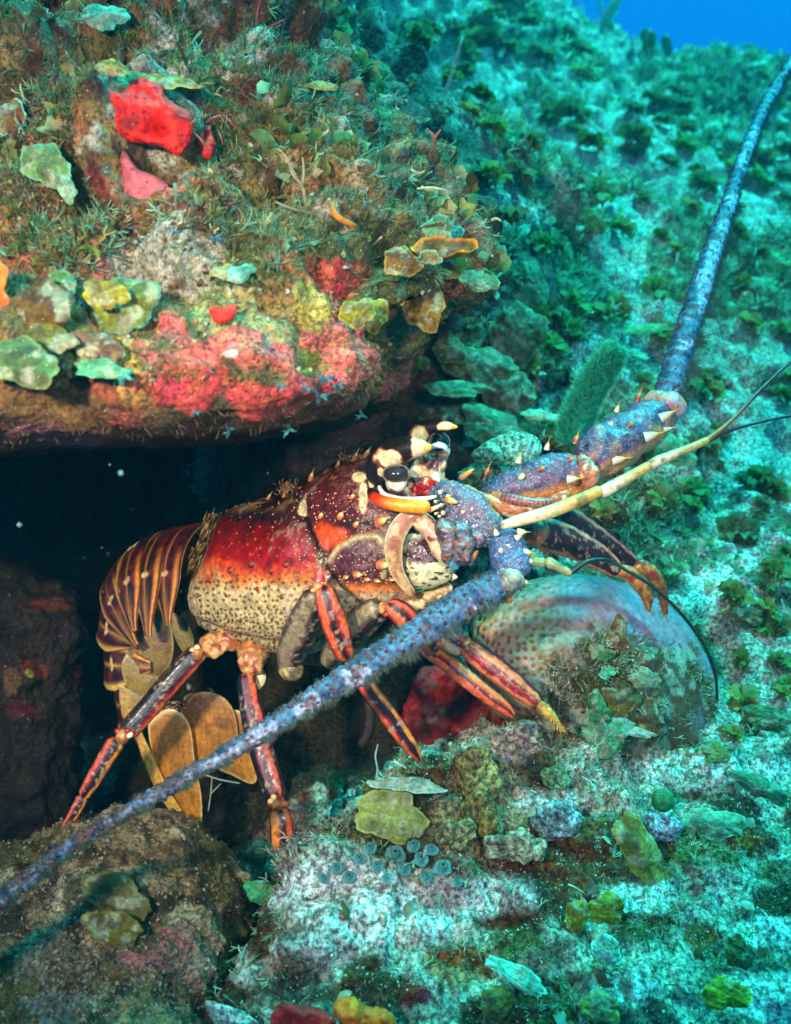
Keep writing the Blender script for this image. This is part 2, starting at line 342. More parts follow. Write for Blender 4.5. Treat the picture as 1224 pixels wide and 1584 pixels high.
def build_terrain(nr, na):
    rad = np.exp(np.linspace(math.log(.24), math.log(3.6), nr)); a = np.radians(np.concatenate([np.linspace(-58, -30, na//8, endpoint=False), np.linspace(-30, 30, na-na//4), np.linspace(30, 58, na//8+1)[1:]]))
    R_, A2 = np.meshgrid(rad, a, indexing='ij')
    x = R_*np.sin(A2); y = CAM[1]+R_*np.cos(A2)
    z = ground_z(x, y)
    crest = np.clip(R_-2.9, 0, None); z = z-crest**2*1.2                      # beyond the crest the reef drops off
    V = np.stack([x, y, z], -1)
    sc = np.clip(R_/1.1, .62, 2.2)                                            # coarse lumps grow where the reef is seen from afar
    big = fbm(V, 5, 4, 3); med = fbm(V, 17, 4, 9, ridge=True)
    lump, l2, _ = worley(V, 22, 5)
    N = normals_grid(V, False); N = np.where(N[..., 2:3] < 0, -N, N)
    h = big*.035*sc+med*.012*sc+(.55-np.clip(lump, 0, .8))*.022*sc+fbm(V, 70, 4, 31, gain=.6)*.006
    lp2, _, _ = worley(V, 75, 8); lp3, _, _ = worley(V, 42, 18); h = h+(.5-np.clip(lp3, 0, .8))*.016*np.clip(1.5-R_, 0, 1); h = h+(.5-np.clip(lp2, 0, .7))*.008+fbm(V, 150, 3, 33, gain=.65, ridge=True)*.0016*np.clip(1.3-R_, 0, 1)
    V = V+N*h[..., None]
    V = V+np.stack([fbm(V, 22, 3, 41), fbm(V, 22, 3, 51), fbm(V, 22, 3, 61)], -1)*.012*sc[..., None]
    # pigment of the crust: pale sand and sediment, olive turf, brown, coralline pink
    g = V.reshape(-1, 3)
    base = srgb(196, 192, 172); C = np.broadcast_to(base, V.shape).copy()
    a1 = fbm(V, 14, 4, 71); a2 = fbm(V, 34, 4, 81); a3 = fbm(V, 9, 4, 91); a4 = fbm(V, 50, 3, 101)
    C = mix(C, srgb(214, 210, 200), sstep(.1, .35, a1))
    C = mix(C, srgb(96, 96, 52), sstep(-.05, -.25, a1+.3*a2))
    C = mix(C, srgb(84, 62, 34), sstep(.12, .35, a2))
    C = mix(C, srgb(150, 78, 66), sstep(.28, .42, a3)*.8)
    C = mix(C, srgb(44, 50, 34), sstep(.2, .4, a4+.4*a3)*.8)
    qx, qy, _ = proj(V)
    for x_, y_, rx_, ry_, c_ in GPATCH:  # growth and sediment patches; some whites add highlights, some browns shade for holes
        C = mix(C, c_, sstep(1.1, .6, np.hypot((qx-x_)/rx_, (qy-y_)/ry_)+a1*1.2)*(R_ < 1.2))
    dk = ((qx < 700) & (R_ > .62)); C = mix(C, srgb(70, 60, 42), dk*sstep(760, 640, qx))  # cave floor painted dark, the shade of the hollow put into its colour
    far = sstep(.8, 1.3, R_); C = mix(C, srgb(150, 150, 116), far*.5); C = mix(C, srgb(214, 216, 206), far*sstep(.08, -.04, fbm(V, 7, 4, 301))*.9); C = mix(C, C*np.array([.8, 1.0, .9]), far)  # far slope's brightness and teal haze put into the colour, over pale sediment
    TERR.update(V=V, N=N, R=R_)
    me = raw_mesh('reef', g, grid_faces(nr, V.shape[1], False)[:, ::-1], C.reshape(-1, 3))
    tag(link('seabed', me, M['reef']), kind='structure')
build_terrain(820, 840)

# ------------------------------------------------------------------ rocks
def rock_disp(s=1.0, seed=0, fine=1.0):
    def f(V):
        lump, _, _ = worley(V, 26/s, seed+5); lp2, _, _ = worley(V, 80/s, seed+8)
        return (fbm(V, 8/s, 4, seed)*.03*s+fbm(V, 30/s, 4, seed+3, ridge=True)*.007*s+(.5-np.clip(lump, 0, .8))*.016*s
                + (.5-np.clip(lp2, 0, .7))*.006*s*fine+fbm(V, 190, 3, seed+6)*.0016*fine)
    return f
def spots(C, px, py, lst, V, seed=0, edge=.35):
    """irregular patches of encrusting growth: (px,py,rx,ry,rgb)"""
    n1 = fbm(V, 45, 4, seed+200)
    for k, (x, y, rx, ry, c) in enumerate(lst):
        r = np.hypot((px-x)/rx, (py-y)/ry)+n1*1.3*(1 if k % 2 else -1)
        C = mix(C, c, sstep(1.0, 1.0-edge, r))
    return C
def ledge_color(V, N, px, py):
    a1 = fbm(V, 30, 4, 171); a2 = fbm(V, 70, 4, 181); a3 = fbm(V, 18, 4, 191); a4 = fbm(V, 44, 4, 201)
    C = np.broadcast_to(srgb(132, 96, 36), V.shape).copy()
    C = mix(C, srgb(190, 146, 50), sstep(.05, .3, a1))
    C = mix(C, srgb(70, 44, 24), sstep(-.05, -.3, a2))
    C = mix(C, srgb(80, 92, 40), sstep(.1, .3, a3))
    C = mix(C, srgb(190, 196, 180), sstep(.3, .42, a4+.2*a2))
    C = mix(C, srgb(180, 44, 36), sstep(.14, .34, a4-.5*a3)*.8)
    upz = sstep(420, 250, py)                                                  # the upper half carries pale turf and sediment
    C = mix(C, srgb(150, 134, 84), upz*sstep(-.1, .3, a1)*.5)
    w2, _, _ = worley(V, 36, 330); C = mix(C, srgb(60, 26, 18), sstep(.42, .7, w2)*upz*.7); C = mix(C, srgb(96, 20, 22), upz*sstep(.12, .3, fbm(V, 16, 4, 231))*.8); C = mix(C, srgb(86, 90, 30), upz*sstep(.14, .3, fbm(V, 24, 4, 241))*.8); C = mix(C, srgb(196, 196, 176), upz*sstep(.2, .38, a2)*.6); C = mix(C, srgb(150, 90, 26), upz*sstep(.1, .3, a4)*.7)  # sunken pits painted dark brown to deepen their shade; the rest is crust colour
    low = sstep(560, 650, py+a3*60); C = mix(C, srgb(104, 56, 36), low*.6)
    red = srgb(196, 38, 34); pk = srgb(220, 84, 72); dr = srgb(110, 10, 16); wine = srgb(92, 18, 20)
    C = spots(C, px, py, [(330, 545, 80, 44, pk), (250, 596, 90, 30, red), (530, 500, 84, 74, pk), (490, 420, 80, 34, red), (560, 556, 66, 44, pk),
        (400, 620, 56, 36, red), (180, 640, 60, 26, srgb(150, 50, 40)), (480, 600, 60, 34, red), (345, 485, 26, 14, srgb(220, 30, 20)), (430, 560, 36, 30, pk), (560, 425, 50, 26, red), (150, 600, 60, 20, srgb(150, 60, 30)),
        (90, 672, 90, 18, srgb(150, 84, 92)), (250, 665, 90, 14, srgb(140, 70, 70)), (150, 290, 46, 60, dr), (170, 360, 40, 40, wine), (60, 330, 60, 40, srgb(140, 50, 36)),
        (420, 130, 60, 40, wine), (60, 140, 60, 50, srgb(92, 40, 22)), (350, 60, 90, 50, srgb(205, 200, 180)), (400, 110, 30, 26, srgb(90, 20, 24)),
        (430, 500, 60, 34, srgb(160, 146, 84)), (480, 470, 30, 26, srgb(190, 170, 60)), (370, 480, 80, 34, srgb(150, 138, 76)), (480, 560, 36, 28, srgb(120, 120, 20)), (220, 400, 90, 40, srgb(165, 160, 140)),
        (130, 340, 40, 26, srgb(190, 80, 70)), (30, 380, 40, 26, srgb(190, 70, 60)), (620, 300, 70, 30, srgb(120, 100, 50)), (300, 610, 24, 30, red), (460, 620, 30, 20, srgb(150, 50, 40)),
        (90, 620, 70, 20, srgb(120, 80, 30)), (350, 560, 18, 8, srgb(230, 200, 190))], V, 5)
    return C
LEDGE = [(-520, -520), (-100, -640), (330, -320), (470, -60), (570, 120), (690, 290), (735, 360), (700, 440), (635, 500), (612, 570), (560, 628),
         (470, 662), (340, 680), (180, 684), (0, 700), (-200, 720), (-520, 700), (-760, 300), (-760, -200)]
def ledge_disp(V):
    px, py, _ = proj(V)
    k = 1-.72*sstep(560, 680, py)*sstep(1.2, .2, np.abs(V[..., 1]))
    hole = np.exp(-(((px-235)/46)**2+((py-262)/38)**2))*.03                    # hollow above the pink sponge
    w1, _, _ = worley(V+fbm(V, 20, 3, 321)[..., None]*.02, 13, 320); w2, _, _ = worley(V, 36, 330)
    return rock_disp(1.0, 300)(V)*k-hole+((.5-np.clip(w1, 0, .9))*.042-sstep(.45, .8, w2)*.012)*k*sstep(520, 380, py)
Vl, Fl, Cl, LV, LN = blob(LEDGE, .56, .155, .75, gx=.05, gy=-.16, p=5.0, n=620, m=1100, disp=ledge_disp, color=ledge_color, center=(120, 250))
o = link('rock_ledge', raw_mesh('rock_ledge', Vl, Fl, Cl), M['ledge'], origin=P(120, 250, .56))
tag(o, 'massive overhanging reef ledge crusted red, pink and yellow above the dark hollow', 'rock')

def simple_rock(name, label, outline, d0, tf, tb, colf, cat='rock', mat='ledge', n=260, m=420, s=.7, seed=0, gx=0, gy=0, p=2.3, disp=None, center=None):
    V_, F_, C_, G_, N_ = blob(outline, d0, tf, tb, gx=gx, gy=gy, p=p, n=n, m=m, disp=disp or rock_disp(s, seed), color=colf, center=center)
    oc = np.array(V_).mean(0)
    o = link(name, raw_mesh(name, V_, F_, C_), M[mat] if isinstance(mat, str) else mat, origin=oc)
    tag(o, label, cat)
    return o, G_, N_
def brown_color(V, N, px, py):
    a1 = fbm(V, 40, 4, 371); a2 = fbm(V, 90, 4, 381); a3 = fbm(V, 26, 4, 391)
    C = np.broadcast_to(srgb(138, 106, 64), V.shape).copy()
    C = mix(C, srgb(196, 172, 134), sstep(.0, .35, a1))
    C = mix(C, srgb(60, 42, 24), sstep(0, -.3, a2))
    C = mix(C, srgb(94, 84, 30), sstep(.1, .3, a3))
    return spots(C, px, py, [(250, 1470, 55, 50, srgb(176, 92, 84)), (150, 1380, 70, 30, srgb(92, 84, 50)), (190, 1430, 60, 26, srgb(96, 84, 34)), (290, 1500, 30, 60, srgb(170, 110, 90)),
        (200, 1310, 80, 20, srgb(150, 120, 84)), (60, 1480, 60, 40, srgb(130, 124, 104)), (300, 1560, 60, 20, srgb(110, 16, 16)), (60, 1560, 70, 30, srgb(120, 130, 120)), (330, 1370, 20, 40, srgb(120, 100, 60))], V, 7)
_, BRV, BRN = simple_rock('boulder', 'brown speckled boulder with pink patch in the lower left corner', [(-160, 1345), (30, 1325), (110, 1288), (200, 1274), (290, 1300), (345, 1345), (372, 1400), (360, 1480), (335, 1560), (300, 1700), (-160, 1760), (-300, 1550)],
            .50, .10, .16, brown_color, s=.5, seed=400, gy=-.25, n=380, m=560, center=(110, 1510))
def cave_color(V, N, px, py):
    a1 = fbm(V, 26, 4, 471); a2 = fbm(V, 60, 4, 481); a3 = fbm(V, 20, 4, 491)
    C = np.broadcast_to(srgb(52, 36, 24), V.shape).copy()  # colours darkened to merge this face into the shadow under the ledge
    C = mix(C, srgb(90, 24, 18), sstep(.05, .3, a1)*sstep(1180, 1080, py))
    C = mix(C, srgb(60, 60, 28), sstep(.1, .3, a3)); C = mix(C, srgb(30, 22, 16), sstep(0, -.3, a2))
    return spots(C, px, py, [(60, 1040, 30, 20, srgb(130, 40, 30)), (15, 1050, 18, 24, srgb(130, 84, 44)), (70, 935, 34, 14, srgb(110, 38, 22)), (50, 1100, 32, 14, srgb(96, 16, 24)), (50, 1045, 12, 10, srgb(200, 190, 60))], V, 9)
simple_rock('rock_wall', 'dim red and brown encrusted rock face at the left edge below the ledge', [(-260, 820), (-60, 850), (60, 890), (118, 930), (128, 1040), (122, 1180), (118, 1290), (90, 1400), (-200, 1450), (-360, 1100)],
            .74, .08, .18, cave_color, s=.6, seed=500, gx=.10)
def wall_color(V, N, px, py):
    a1 = fbm(V, 26, 4, 571); a2 = fbm(V, 60, 4, 581)
    C = np.broadcast_to(srgb(64, 62, 44), V.shape).copy()
    C = mix(C, srgb(96, 62, 50), sstep(.1, .3, a1)); C = mix(C, srgb(34, 36, 30), sstep(0, -.3, a2))
    return C
_, WLV, WLN = simple_rock('rock_outcrop', 'shaded brown outcrop carrying stacked plate corals behind the horns of the lobster', [(420, 360), (640, 330), (790, 350), (850, 430), (870, 540), (850, 650), (830, 740), (700, 800), (560, 800), (400, 780), (330, 640), (340, 480)],
            .88, .12, .6, wall_color, s=.7, seed=600, gx=.1, gy=-.1)  # widened left and back beyond its corals to keep sunlight out of the hollow

def back_color(V, N, px, py):  # added rock, coloured near black for a dark hollow, blocks light from behind
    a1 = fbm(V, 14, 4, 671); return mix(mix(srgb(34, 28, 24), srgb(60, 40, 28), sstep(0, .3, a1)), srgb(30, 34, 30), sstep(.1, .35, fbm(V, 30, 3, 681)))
simple_rock('rock_wall', 'almost black rock added to block light at the back of the hollow behind the tail', [(-700, 560), (0, 560), (400, 560), (640, 640), (660, 900), (480, 1120), (0, 1220), (-700, 1260)],
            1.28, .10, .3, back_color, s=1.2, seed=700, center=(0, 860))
# ------------------------------------------------------------------ the spiny lobster
ORG = P(480, 1010, .53)
LOB = empty('spiny_lobster', ORG)
tag(LOB, 'large spiny lobster with red and cream carapace standing under the reef ledge', 'lobster')
def part(name, geo, mat='shell', parent=LOB, org=None, label=None):
    V, Fs, C = geo
    org = V.mean(0) if org is None else org
    o = link(name, raw_mesh(name, V, Fs, C), M[mat], parent=parent, origin=org)
    if label: o['label'] = label
    return o
K_ = srgb(14, 9, 9); CREAM = srgb(236, 214, 158); ORANGE = srgb(236, 112, 30); RED = srgb(168, 8, 14); GOLD = srgb(206, 150, 48)
WINE = srgb(74, 18, 24); PURP = srgb(92, 40, 48); BLUE = srgb(64, 96, 168)
M['wet'] = mat_col('wet_eye', .15, .4, 0, 300, .02, 50, coat=.3)
M['gran'] = mat_col('granular_shell', .38, .5, .5, 1200, .25, 700, coat=.15, bdist=.0008, extra=granules)

def interp_pairs(pairs, n):
    A = spline(np.array([[x, y, 0, 0] for x, y in pairs], float), n); return A[:, :2]
# carapace: matched back line and belly line, closed by a rounded section between them
def carapace():
    T = [(322, 868), (330, 826), (352, 792), (392, 777), (432, 766), (458, 752), (492, 730), (530, 711), (572, 699), (606, 706), (628, 730), (646, 762), (660, 800)]
    B = [(297, 900), (292, 930), (308, 966), (352, 988), (400, 1003), (440, 1012), (484, 1010), (524, 988), (562, 962), (596, 944), (622, 932), (640, 918), (662, 880)]
    D = [.575, .572, .568, .562, .555, .548, .540, .530, .520, .512, .506, .500, .497]
    n, m = 420, 400
    t = interp_pairs(T, n); b = interp_pairs(B, n)
    s = np.linspace(0, 1, n); dd = np.interp(s, np.linspace(0, 1, len(D)), D)
    c = (t+b)/2; h = (t-b)/2
    th = np.linspace(0, 2*math.pi, m, endpoint=False)
    S, TH = np.meshgrid(s, th, indexing='ij')
    # theta 0 to camera, 90 deg at the back line
    ct, st = np.cos(TH), np.sin(TH)
    pz = .86; rr = (np.abs(ct)**(2/pz*1.0)+np.abs(st)**(2/pz*1.0))**(-pz/2)
    hl = np.hypot(h[:, 0], h[:, 1])
    px = c[:, 0][:, None]+h[:, 0][:, None]*st*rr; py = c[:, 1][:, None]+h[:, 1][:, None]*st*rr
    rad = hl*.92*np.where(s < .04, .8+.2*s/.04, 1)
    d = dd[:, None]-ct*rr*(rad/F*dd)[:, None]
    V = P(px, py, d); N = normals_grid(V, True)
    if (N[n//2, 0]@(-FWD)) < 0: N = -N
    nz = fbm(V, 60, 4, 11); n2 = fbm(V, 160, 3, 12)
    # cervical groove and secondary grooves, as distances to polylines in the shell's own layout
    def dl(poly):
        best = np.full(px.shape, 1e9)
        for (x0, y0), (x1, y1) in zip(poly[:-1], poly[1:]):
            vx, vy = x1-x0, y1-y0; tt = np.clip(((px-x0)*vx+(py-y0)*vy)/(vx*vx+vy*vy), 0, 1)
            best = np.minimum(best, np.hypot(px-x0-tt*vx, py-y0-tt*vy))
        return best
    front = ct > -.15
    g1 = dl([(452, 752), (466, 790), (478, 818), (492, 850), (505, 880), (528, 910), (560, 938), (600, 948)])
    g2 = dl([(500, 868), (512, 842), (540, 822), (580, 812), (604, 822)]); g3 = dl([(505, 885), (498, 865)])
    ridge = dl([(510, 868), (528, 846), (556, 831), (584, 829), (596, 846), (600, 870), (594, 890)])
    low = dl([(300, 955), (350, 976), (410, 990), (470, 996), (520, 980)])
    dz = np.zeros(px.shape)
    dz += n2*.0006+fbm(V, 420, 2, 14)*.00025; dz -= .0022*np.exp(-(g1/6)**2)+.0012*np.exp(-(g2/7)**2)+.0010*np.exp(-(low/4)**2)
    dz += .0011*np.exp(-(ridge/5)**2)+nz*.0006
    swell = .0035*np.exp(-(((px-400)/75)**2+((py-885)/70)**2))+.002*np.exp(-(((px-550)/50)**2+((py-870)/45)**2)); dz += swell
    # ---- pigment
    wob = nz*24+n2*12
    rear = (px < 452) | ((g1 < 400) & (px < np.interp(py, [740, 818, 880, 940, 960], [452, 478, 505, 560, 700])))
    C = np.broadcast_to(srgb(48, 14, 14), V.shape).copy()
    yy = py+wob*.7+(px-400)*-.02
    redv = mix(srgb(96, 5, 9), srgb(150, 8, 9), sstep(820, 860, yy))
    Cr = mix(srgb(34, 14, 14), redv, sstep(806, 832, yy+np.abs(px-420)*.05))  # top of the shell painted dark, the ledge's shadow included in the colour
    Cr = mix(Cr, srgb(214, 70, 20), sstep(862, 880, yy+(px-400)*.03*-1)); Cr = mix(Cr, srgb(216, 130, 52), sstep(876, 896, yy))
    Cr = mix(Cr, srgb(222, 196, 132), sstep(890, 915, yy))
    # dots
    q = np.stack([px/10.5, py/10.5, px*0], -1); q = q+np.stack([n2*.25, nz*.2, n2*0], -1)
    f1, f2, cid = worley(q, 1.0, 21, dims=2)
    dot = sstep(.26+.1*cid, .16, f1)*sstep(868, 900, py)*sstep(0, .02, ct+.2)
    Cr = mix(Cr, srgb(96, 42, 18), dot*.85)
    f3, _, _ = worley(np.stack([px/7, py/7, px*0], -1), 1.0, 25, dims=2)
    Cr = mix(Cr, srgb(66, 40, 26), sstep(.32, .2, f3)*sstep(925, 950, py)*.8)
    net = np.abs(fbm(V*np.array([1, 1, 1]), 420, 2, 31)); Cr = mix(Cr, srgb(60, 44, 28), sstep(.08, .0, net)*sstep(940, 965, py)*sstep(300, 330, px)*.6)
    # greyish pink smear near the groove
    Cr = mix(Cr, srgb(196, 84, 84), np.exp(-(((px-466)/20)**2+((py-850)/34)**2))*.9*sstep(-.5, .3, nz)); Cr = mix(Cr, srgb(128, 120, 128), sstep(.25, .5, n2)*np.exp(-(((px-470)/16)**2+((py-850)/24)**2)))
    Cr = mix(Cr, srgb(150, 112, 60), sstep(.1, .4, nz)*sstep(800, 775, py))
    # front half
    fnet = sstep(.16, .0, np.abs(fbm(V, 520, 2, 33)))
    Cf = mix(srgb(92, 30, 38), srgb(196, 150, 120), fnet*.62*sstep(500, 560, px+nz*40))
    Cf = mix(Cf, srgb(70, 26, 32), sstep(0, -.3, nz)*.6)
    Cf = mix(Cf, srgb(30, 12, 14), np.exp(-((py-812+(px-540)*.08)/9)**2)*sstep(500, 530, px)*.9)
    Cf = mix(Cf, srgb(232, 74, 24), sstep(1.2, .6, np.hypot((px-504)/30, (py-832)/22)+nz*.6)*sstep(2, 8, g1))
    Cf = mix(Cf, srgb(226, 120, 50), sstep(892, 905, py+nz*14)); Cf = mix(Cf, srgb(232, 200, 156), sstep(905, 925, py+nz*10))
    f4, _, _ = worley(np.stack([px/9, py/9, px*0], -1), 1.0, 35, dims=2); Cf = mix(Cf, srgb(170, 60, 30), sstep(.28, .16, f4)*sstep(898, 915, py)*.8)
    Cf = mix(Cf, srgb(186, 168, 118), np.exp(-(ridge/5)**2)*.95)
    # black and white face near the horns
    bw = sstep(556, 576, px+nz*20)*sstep(768, 752, py+nz*10); Cf = mix(Cf, K_, bw)
    for x, y, rx, ry in ((562, 768, 8, 26), (556, 738, 13, 8), (575, 742, 6, 14), (606, 716, 13, 11)):
        Cf = mix(Cf, CREAM, sstep(1.1, .8, np.hypot((px-x)/rx, (py-y)/ry)+nz*.5))
    Cf = mix(Cf, srgb(60, 52, 56), sstep(1.1, .8, np.hypot((px-563)/12, (py-724)/6)))
    Cf = mix(Cf, srgb(216, 130, 60), sstep(.2, .45, n2)*sstep(760, 730, py)*.8)
    C = np.where(rear[..., None], Cr, Cf)
    C = mix(C, srgb(24, 18, 12), np.exp(-(g1/6.5)**2)*.95); C = mix(C, srgb(90, 84, 50), np.exp(-((g1-10)/3)**2)*.6*sstep(-.2, .3, n2)*sstep(780, 900, py))
    C = mix(C, srgb(40, 26, 14), np.exp(-(low/2.5)**2)*.7)
    C = mix(C, CREAM, sstep(1.05, .85, (np.abs((px-467)/8)**3+np.abs((py-784)/13)**3)**(1/3)))
    C = mix(C, srgb(150, 110, 60), sstep(0, -.4, ct)*.3); n5 = fbm(V, 240, 4, 29); C = mix(C, C*.45, sstep(.02, .35, n5)*.7); C = mix(C, srgb(190, 170, 150), sstep(.3, .5, fbm(V, 90, 5, 30))*.35)
    V = V+N*dz[..., None]
    k = n*m; Vf = np.vstack([V.reshape(-1, 3), V[0].mean(0), V[-1].mean(0)]); Cv = np.vstack([C.reshape(-1, 3), K_, K_])
    j = np.arange(m); j2 = (j+1) % m
    fs = [grid_faces(n, m, True), np.stack([np.full(m, k), j, j2], 1), np.stack([np.full(m, k+1), (n-1)*m+j2, (n-1)*m+j], 1)]
    half = V[:, (np.cos(th) > .0)]; hx, hy, hd = proj(half); hn = N[:, (np.cos(th) > .0)]
    return (Vf, fs, Cv), half.reshape(-1, 3), hn.reshape(-1, 3), np.stack([hx.ravel(), hy.ravel()], 1)
geo, CPT, CNR, CXY = carapace()
CARA = part('carapace', geo)
def on_shell(x, y):
    i = int(np.argmin((CXY[:, 0]-x)**2+(CXY[:, 1]-y)**2)); return CPT[i], CNR[i]
def cone(p, nrm, r, h, cb, ct_, bend=(0, 0, 0), m=14, n=14, w=1.0):
    """a horn: swollen pale foot, curved sharp coloured tip"""
    nrm = np.array(nrm)/np.linalg.norm(nrm); a = np.cross(nrm, [0.3, .9, .2]); a /= np.linalg.norm(a); b = np.cross(nrm, a)
    u = np.linspace(0, 1, n); th = np.linspace(0, 2*math.pi, m, endpoint=False)
    r_ = r*((1-u)**1.2*.5+.5*np.sqrt(np.clip(1-(u/.6)**2, 0, 1))+.015); c = np.array(p)-nrm*r*.3+np.outer(u*h, nrm)+np.outer(u**2*h, bend)
    V = c[:, None]+r_[:, None, None]*(a*np.cos(th)[:, None]+b*np.sin(th)[:, None])[None]
    C = mix(cb, ct_, sstep(.25, .6, u)); C = np.repeat(C[:, None], m, 1)
    k = n*m; Vf = np.vstack([V.reshape(-1, 3), c[-1]+nrm*r*.05]); Cf = np.vstack([C.reshape(-1, 3), C[-1, 0]])
    j = np.arange(m); j2 = (j+1) % m
    return Vf, [grid_faces(n, m, True), np.stack([np.full(m, k), (n-1)*m+j2, (n-1)*m+j], 1)], Cf
px2m = lambda px, d=.5: px*d/F
# spines on the carapace (each a part), small knobs merged into one studded layer
for x, y, r, h in ((527, 799, 6, 13), (497, 799, 5, 11), (551, 812, 5, 12), (588, 808, 8, 20), (590, 874, 8, 20), (553, 889, 6, 14), (535, 893, 4, 9), (568, 897, 4, 8),
                   (583, 898, 4, 8), (604, 896, 4, 8), (481, 742, 5, 16), (548, 711, 5, 16), (566, 705, 5, 14), (522, 722, 4, 12), (440, 768, 5, 18), (415, 772, 4, 12), (545, 768, 4, 8)):
    p, nn = on_shell(x, y)
    part('spine', cone(p, nn+np.array([.75, -.1, .25]), px2m(r), px2m(h*1.35), srgb(200, 110, 60), srgb(240, 206, 130), bend=(.2, 0, .05)), parent=CARA)
for x, y, r in ((356, 882, 7), (389, 872, 8), (420, 882, 7), (443, 872, 7), (326, 897, 6), (306, 921, 5), (399, 912, 5), (350, 922, 4), (436, 923, 5), (383, 842, 4), (359, 841, 4), (422, 815, 4)):
    p, nn = on_shell(x, y)
    part('knob', cone(p, nn+np.array([.3, 0, .1]), px2m(r), px2m(r*1.3), srgb(56, 14, 12), srgb(150, 60, 24)), parent=CARA)
gs = []
for k in range(700):
    x = random.uniform(330, 610); y = random.uniform(760, 915)
    if x < 450 and random.random() < .72: continue
    if np.hypot(x-504, y-832) < 22: continue
    p, nn = on_shell(x, y); r = px2m(random.uniform(1.0, 2.3))
    gs.append(cone(p, nn+np.array([.3, 0, .1]), r, r*1.5, srgb(170, 90, 60), srgb(228, 196, 150) if x > 455 else srgb(190, 120, 70), m=7, n=4))
tag(part('knobs', joined(gs), parent=CARA), kind='stuff')

def setae(cx, cy, spread, count, ang, L, cols, d0):
    gs = []
    for k in range(count):
        x = random.gauss(cx, spread[0]); y = random.gauss(cy, spread[1]); a = random.gauss(ang, .5); l = random.uniform(.5, 1)*L
        gs.append(tube([(x, y, d0, .9), (x+math.cos(a)*l*.6, y+math.sin(a)*l*.6, d0-.001, .7), (x+math.cos(a+.2)*l, y+math.sin(a+.2)*l, d0, .25)], 4, 5, color=random.choice(cols), close=(0, 0)))
    return joined(gs)
part('setae', setae(446, 756, (9, 5), 70, -1.9, 9, [srgb(120, 80, 34), srgb(150, 110, 56), srgb(80, 36, 20)], .512), parent=CARA)
part('setae', setae(500, 866, (4, 14), 60, 2.0, 9, [srgb(150, 130, 90), srgb(96, 84, 60), srgb(206, 190, 150)], .486), parent=CARA)
part('setae', setae(540, 700+8, (16, 5), 40, -1.8, 7, [srgb(120, 70, 34), srgb(150, 110, 56)], .492), parent=CARA)
# ---- fibrous tissue between carapace and tail
def stripes(lst, base):
    """lst: (theta_centre_deg, half_width_deg, rgb)"""
    def f(U, TH, V):
        C = np.broadcast_to(np.asarray(base, float), V.shape).copy()
        wv = fbm(V, 180, 4, 77)*16
        for t0, w_, c in lst:
            dth = np.abs((np.degrees(TH)-t0+180+wv) % 360-180); C = mix(C, c, sstep(w_+5, w_-5, dth))
        n6 = fbm(V, 230, 4, 78); C = mix(C, C*.4, sstep(.05, .35, n6)*.8); C = mix(C, srgb(190, 160, 130), sstep(.28, .45, fbm(V, 420, 3, 79))*.6)
        return C
    return f
# ---- abdomen: six curled rings, each an open arched plate with a gold hind edge and side spike
def ring(i, c, D_, a, L_, b, length, tdir, spike, spots_=()):
    """c centre, D_ outward (dorsal), a dorsal radius, L_ towards the viewer, b side radius, tdir along the tail"""
    n, m = 26, 150
    ph = np.radians(np.linspace(-100, 112, m)); u = np.linspace(0, 1, n)
    U, PH = np.meshgrid(u, ph, indexing='ij')
    fl = 1+.05*np.sin(U*math.pi)-.05*U
    tip = sstep(math.radians(86), math.radians(112), PH)
    bx = np.sin(PH); dy = np.cos(PH)
    uu = U-.5
    uu = uu*(1-.78*tip)                                  # the plate narrows to the side spike
    V = c+(D_*a)[None, None]*(dy*fl)[..., None]+(L_*b)[None, None]*(bx*fl)[..., None]+tdir[None, None]*(uu*length)[..., None]
    V = V-D_[None, None]*(tip*spike)[..., None]
    N = normals_grid(V, False)
    if N[n//2, m//2]@D_ < 0: N = -N
    nz = fbm(V, 160, 3, 60+i)
    V = V+N*(.0010*np.exp(-((U-.9)/.06)**2)-.0008*np.exp(-((U-.55)/.05)**2)+nz*.0002)[..., None]
    C = np.broadcast_to(srgb(74, 14, 14), V.shape).copy()
    C = mix(C, srgb(36, 12, 14), sstep(.1, -.3, nz)); C = mix(C, srgb(120, 50, 30), sstep(.15, .4, nz)*.6)
    C = mix(C, srgb(255, 196, 80), np.exp(-((U-.94)/.06)**2)); C = mix(C, srgb(226, 150, 60), np.exp(-((U-.52)/.035)**2)*.9)
    C = mix(C, srgb(236, 150, 50), np.exp(-((U-.12)/.07)**2)*sstep(50, 90, np.degrees(PH)))
    C = mix(C, srgb(226, 170, 84), tip*sstep(.3, .0, np.abs(U-.5))*.6)
    C = mix(C, srgb(226, 190, 120), sstep(.9, .5, np.hypot((np.degrees(PH)-82)/4, (U-.5)/.2)+nz*.4))
    for p0, u0, rp, ru in spots_: C = mix(C, srgb(244, 232, 180), sstep(1.1, .85, np.hypot((np.degrees(PH)-p0)/rp, (U-u0)/ru)))
    # second, inner skin gives the plate its thickness
    W2 = V-N*.0011; C2 = np.broadcast_to(srgb(150, 110, 50), V.shape)
    k = n*m
    f1 = grid_faces(n, m, False); f2 = grid_faces(n, m, False)[:, ::-1]+k
    e = []
    for r0 in (0, n-1):
        j = np.arange(m-1); A = np.stack([r0*m+j, r0*m+j+1, k+r0*m+j+1, k+r0*m+j], 1); e.append(A if r0 else A[:, ::-1])
    for c0 in (0, m-1):
        j = np.arange(n-1); A = np.stack([j*m+c0, (j+1)*m+c0, k+(j+1)*m+c0, k+j*m+c0], 1); e.append(A if not c0 else A[:, ::-1])
    return np.vstack([V.reshape(-1, 3), W2.reshape(-1, 3)]), [f1, f2]+e, np.vstack([C.reshape(-1, 3), C2.reshape(-1, 3)])
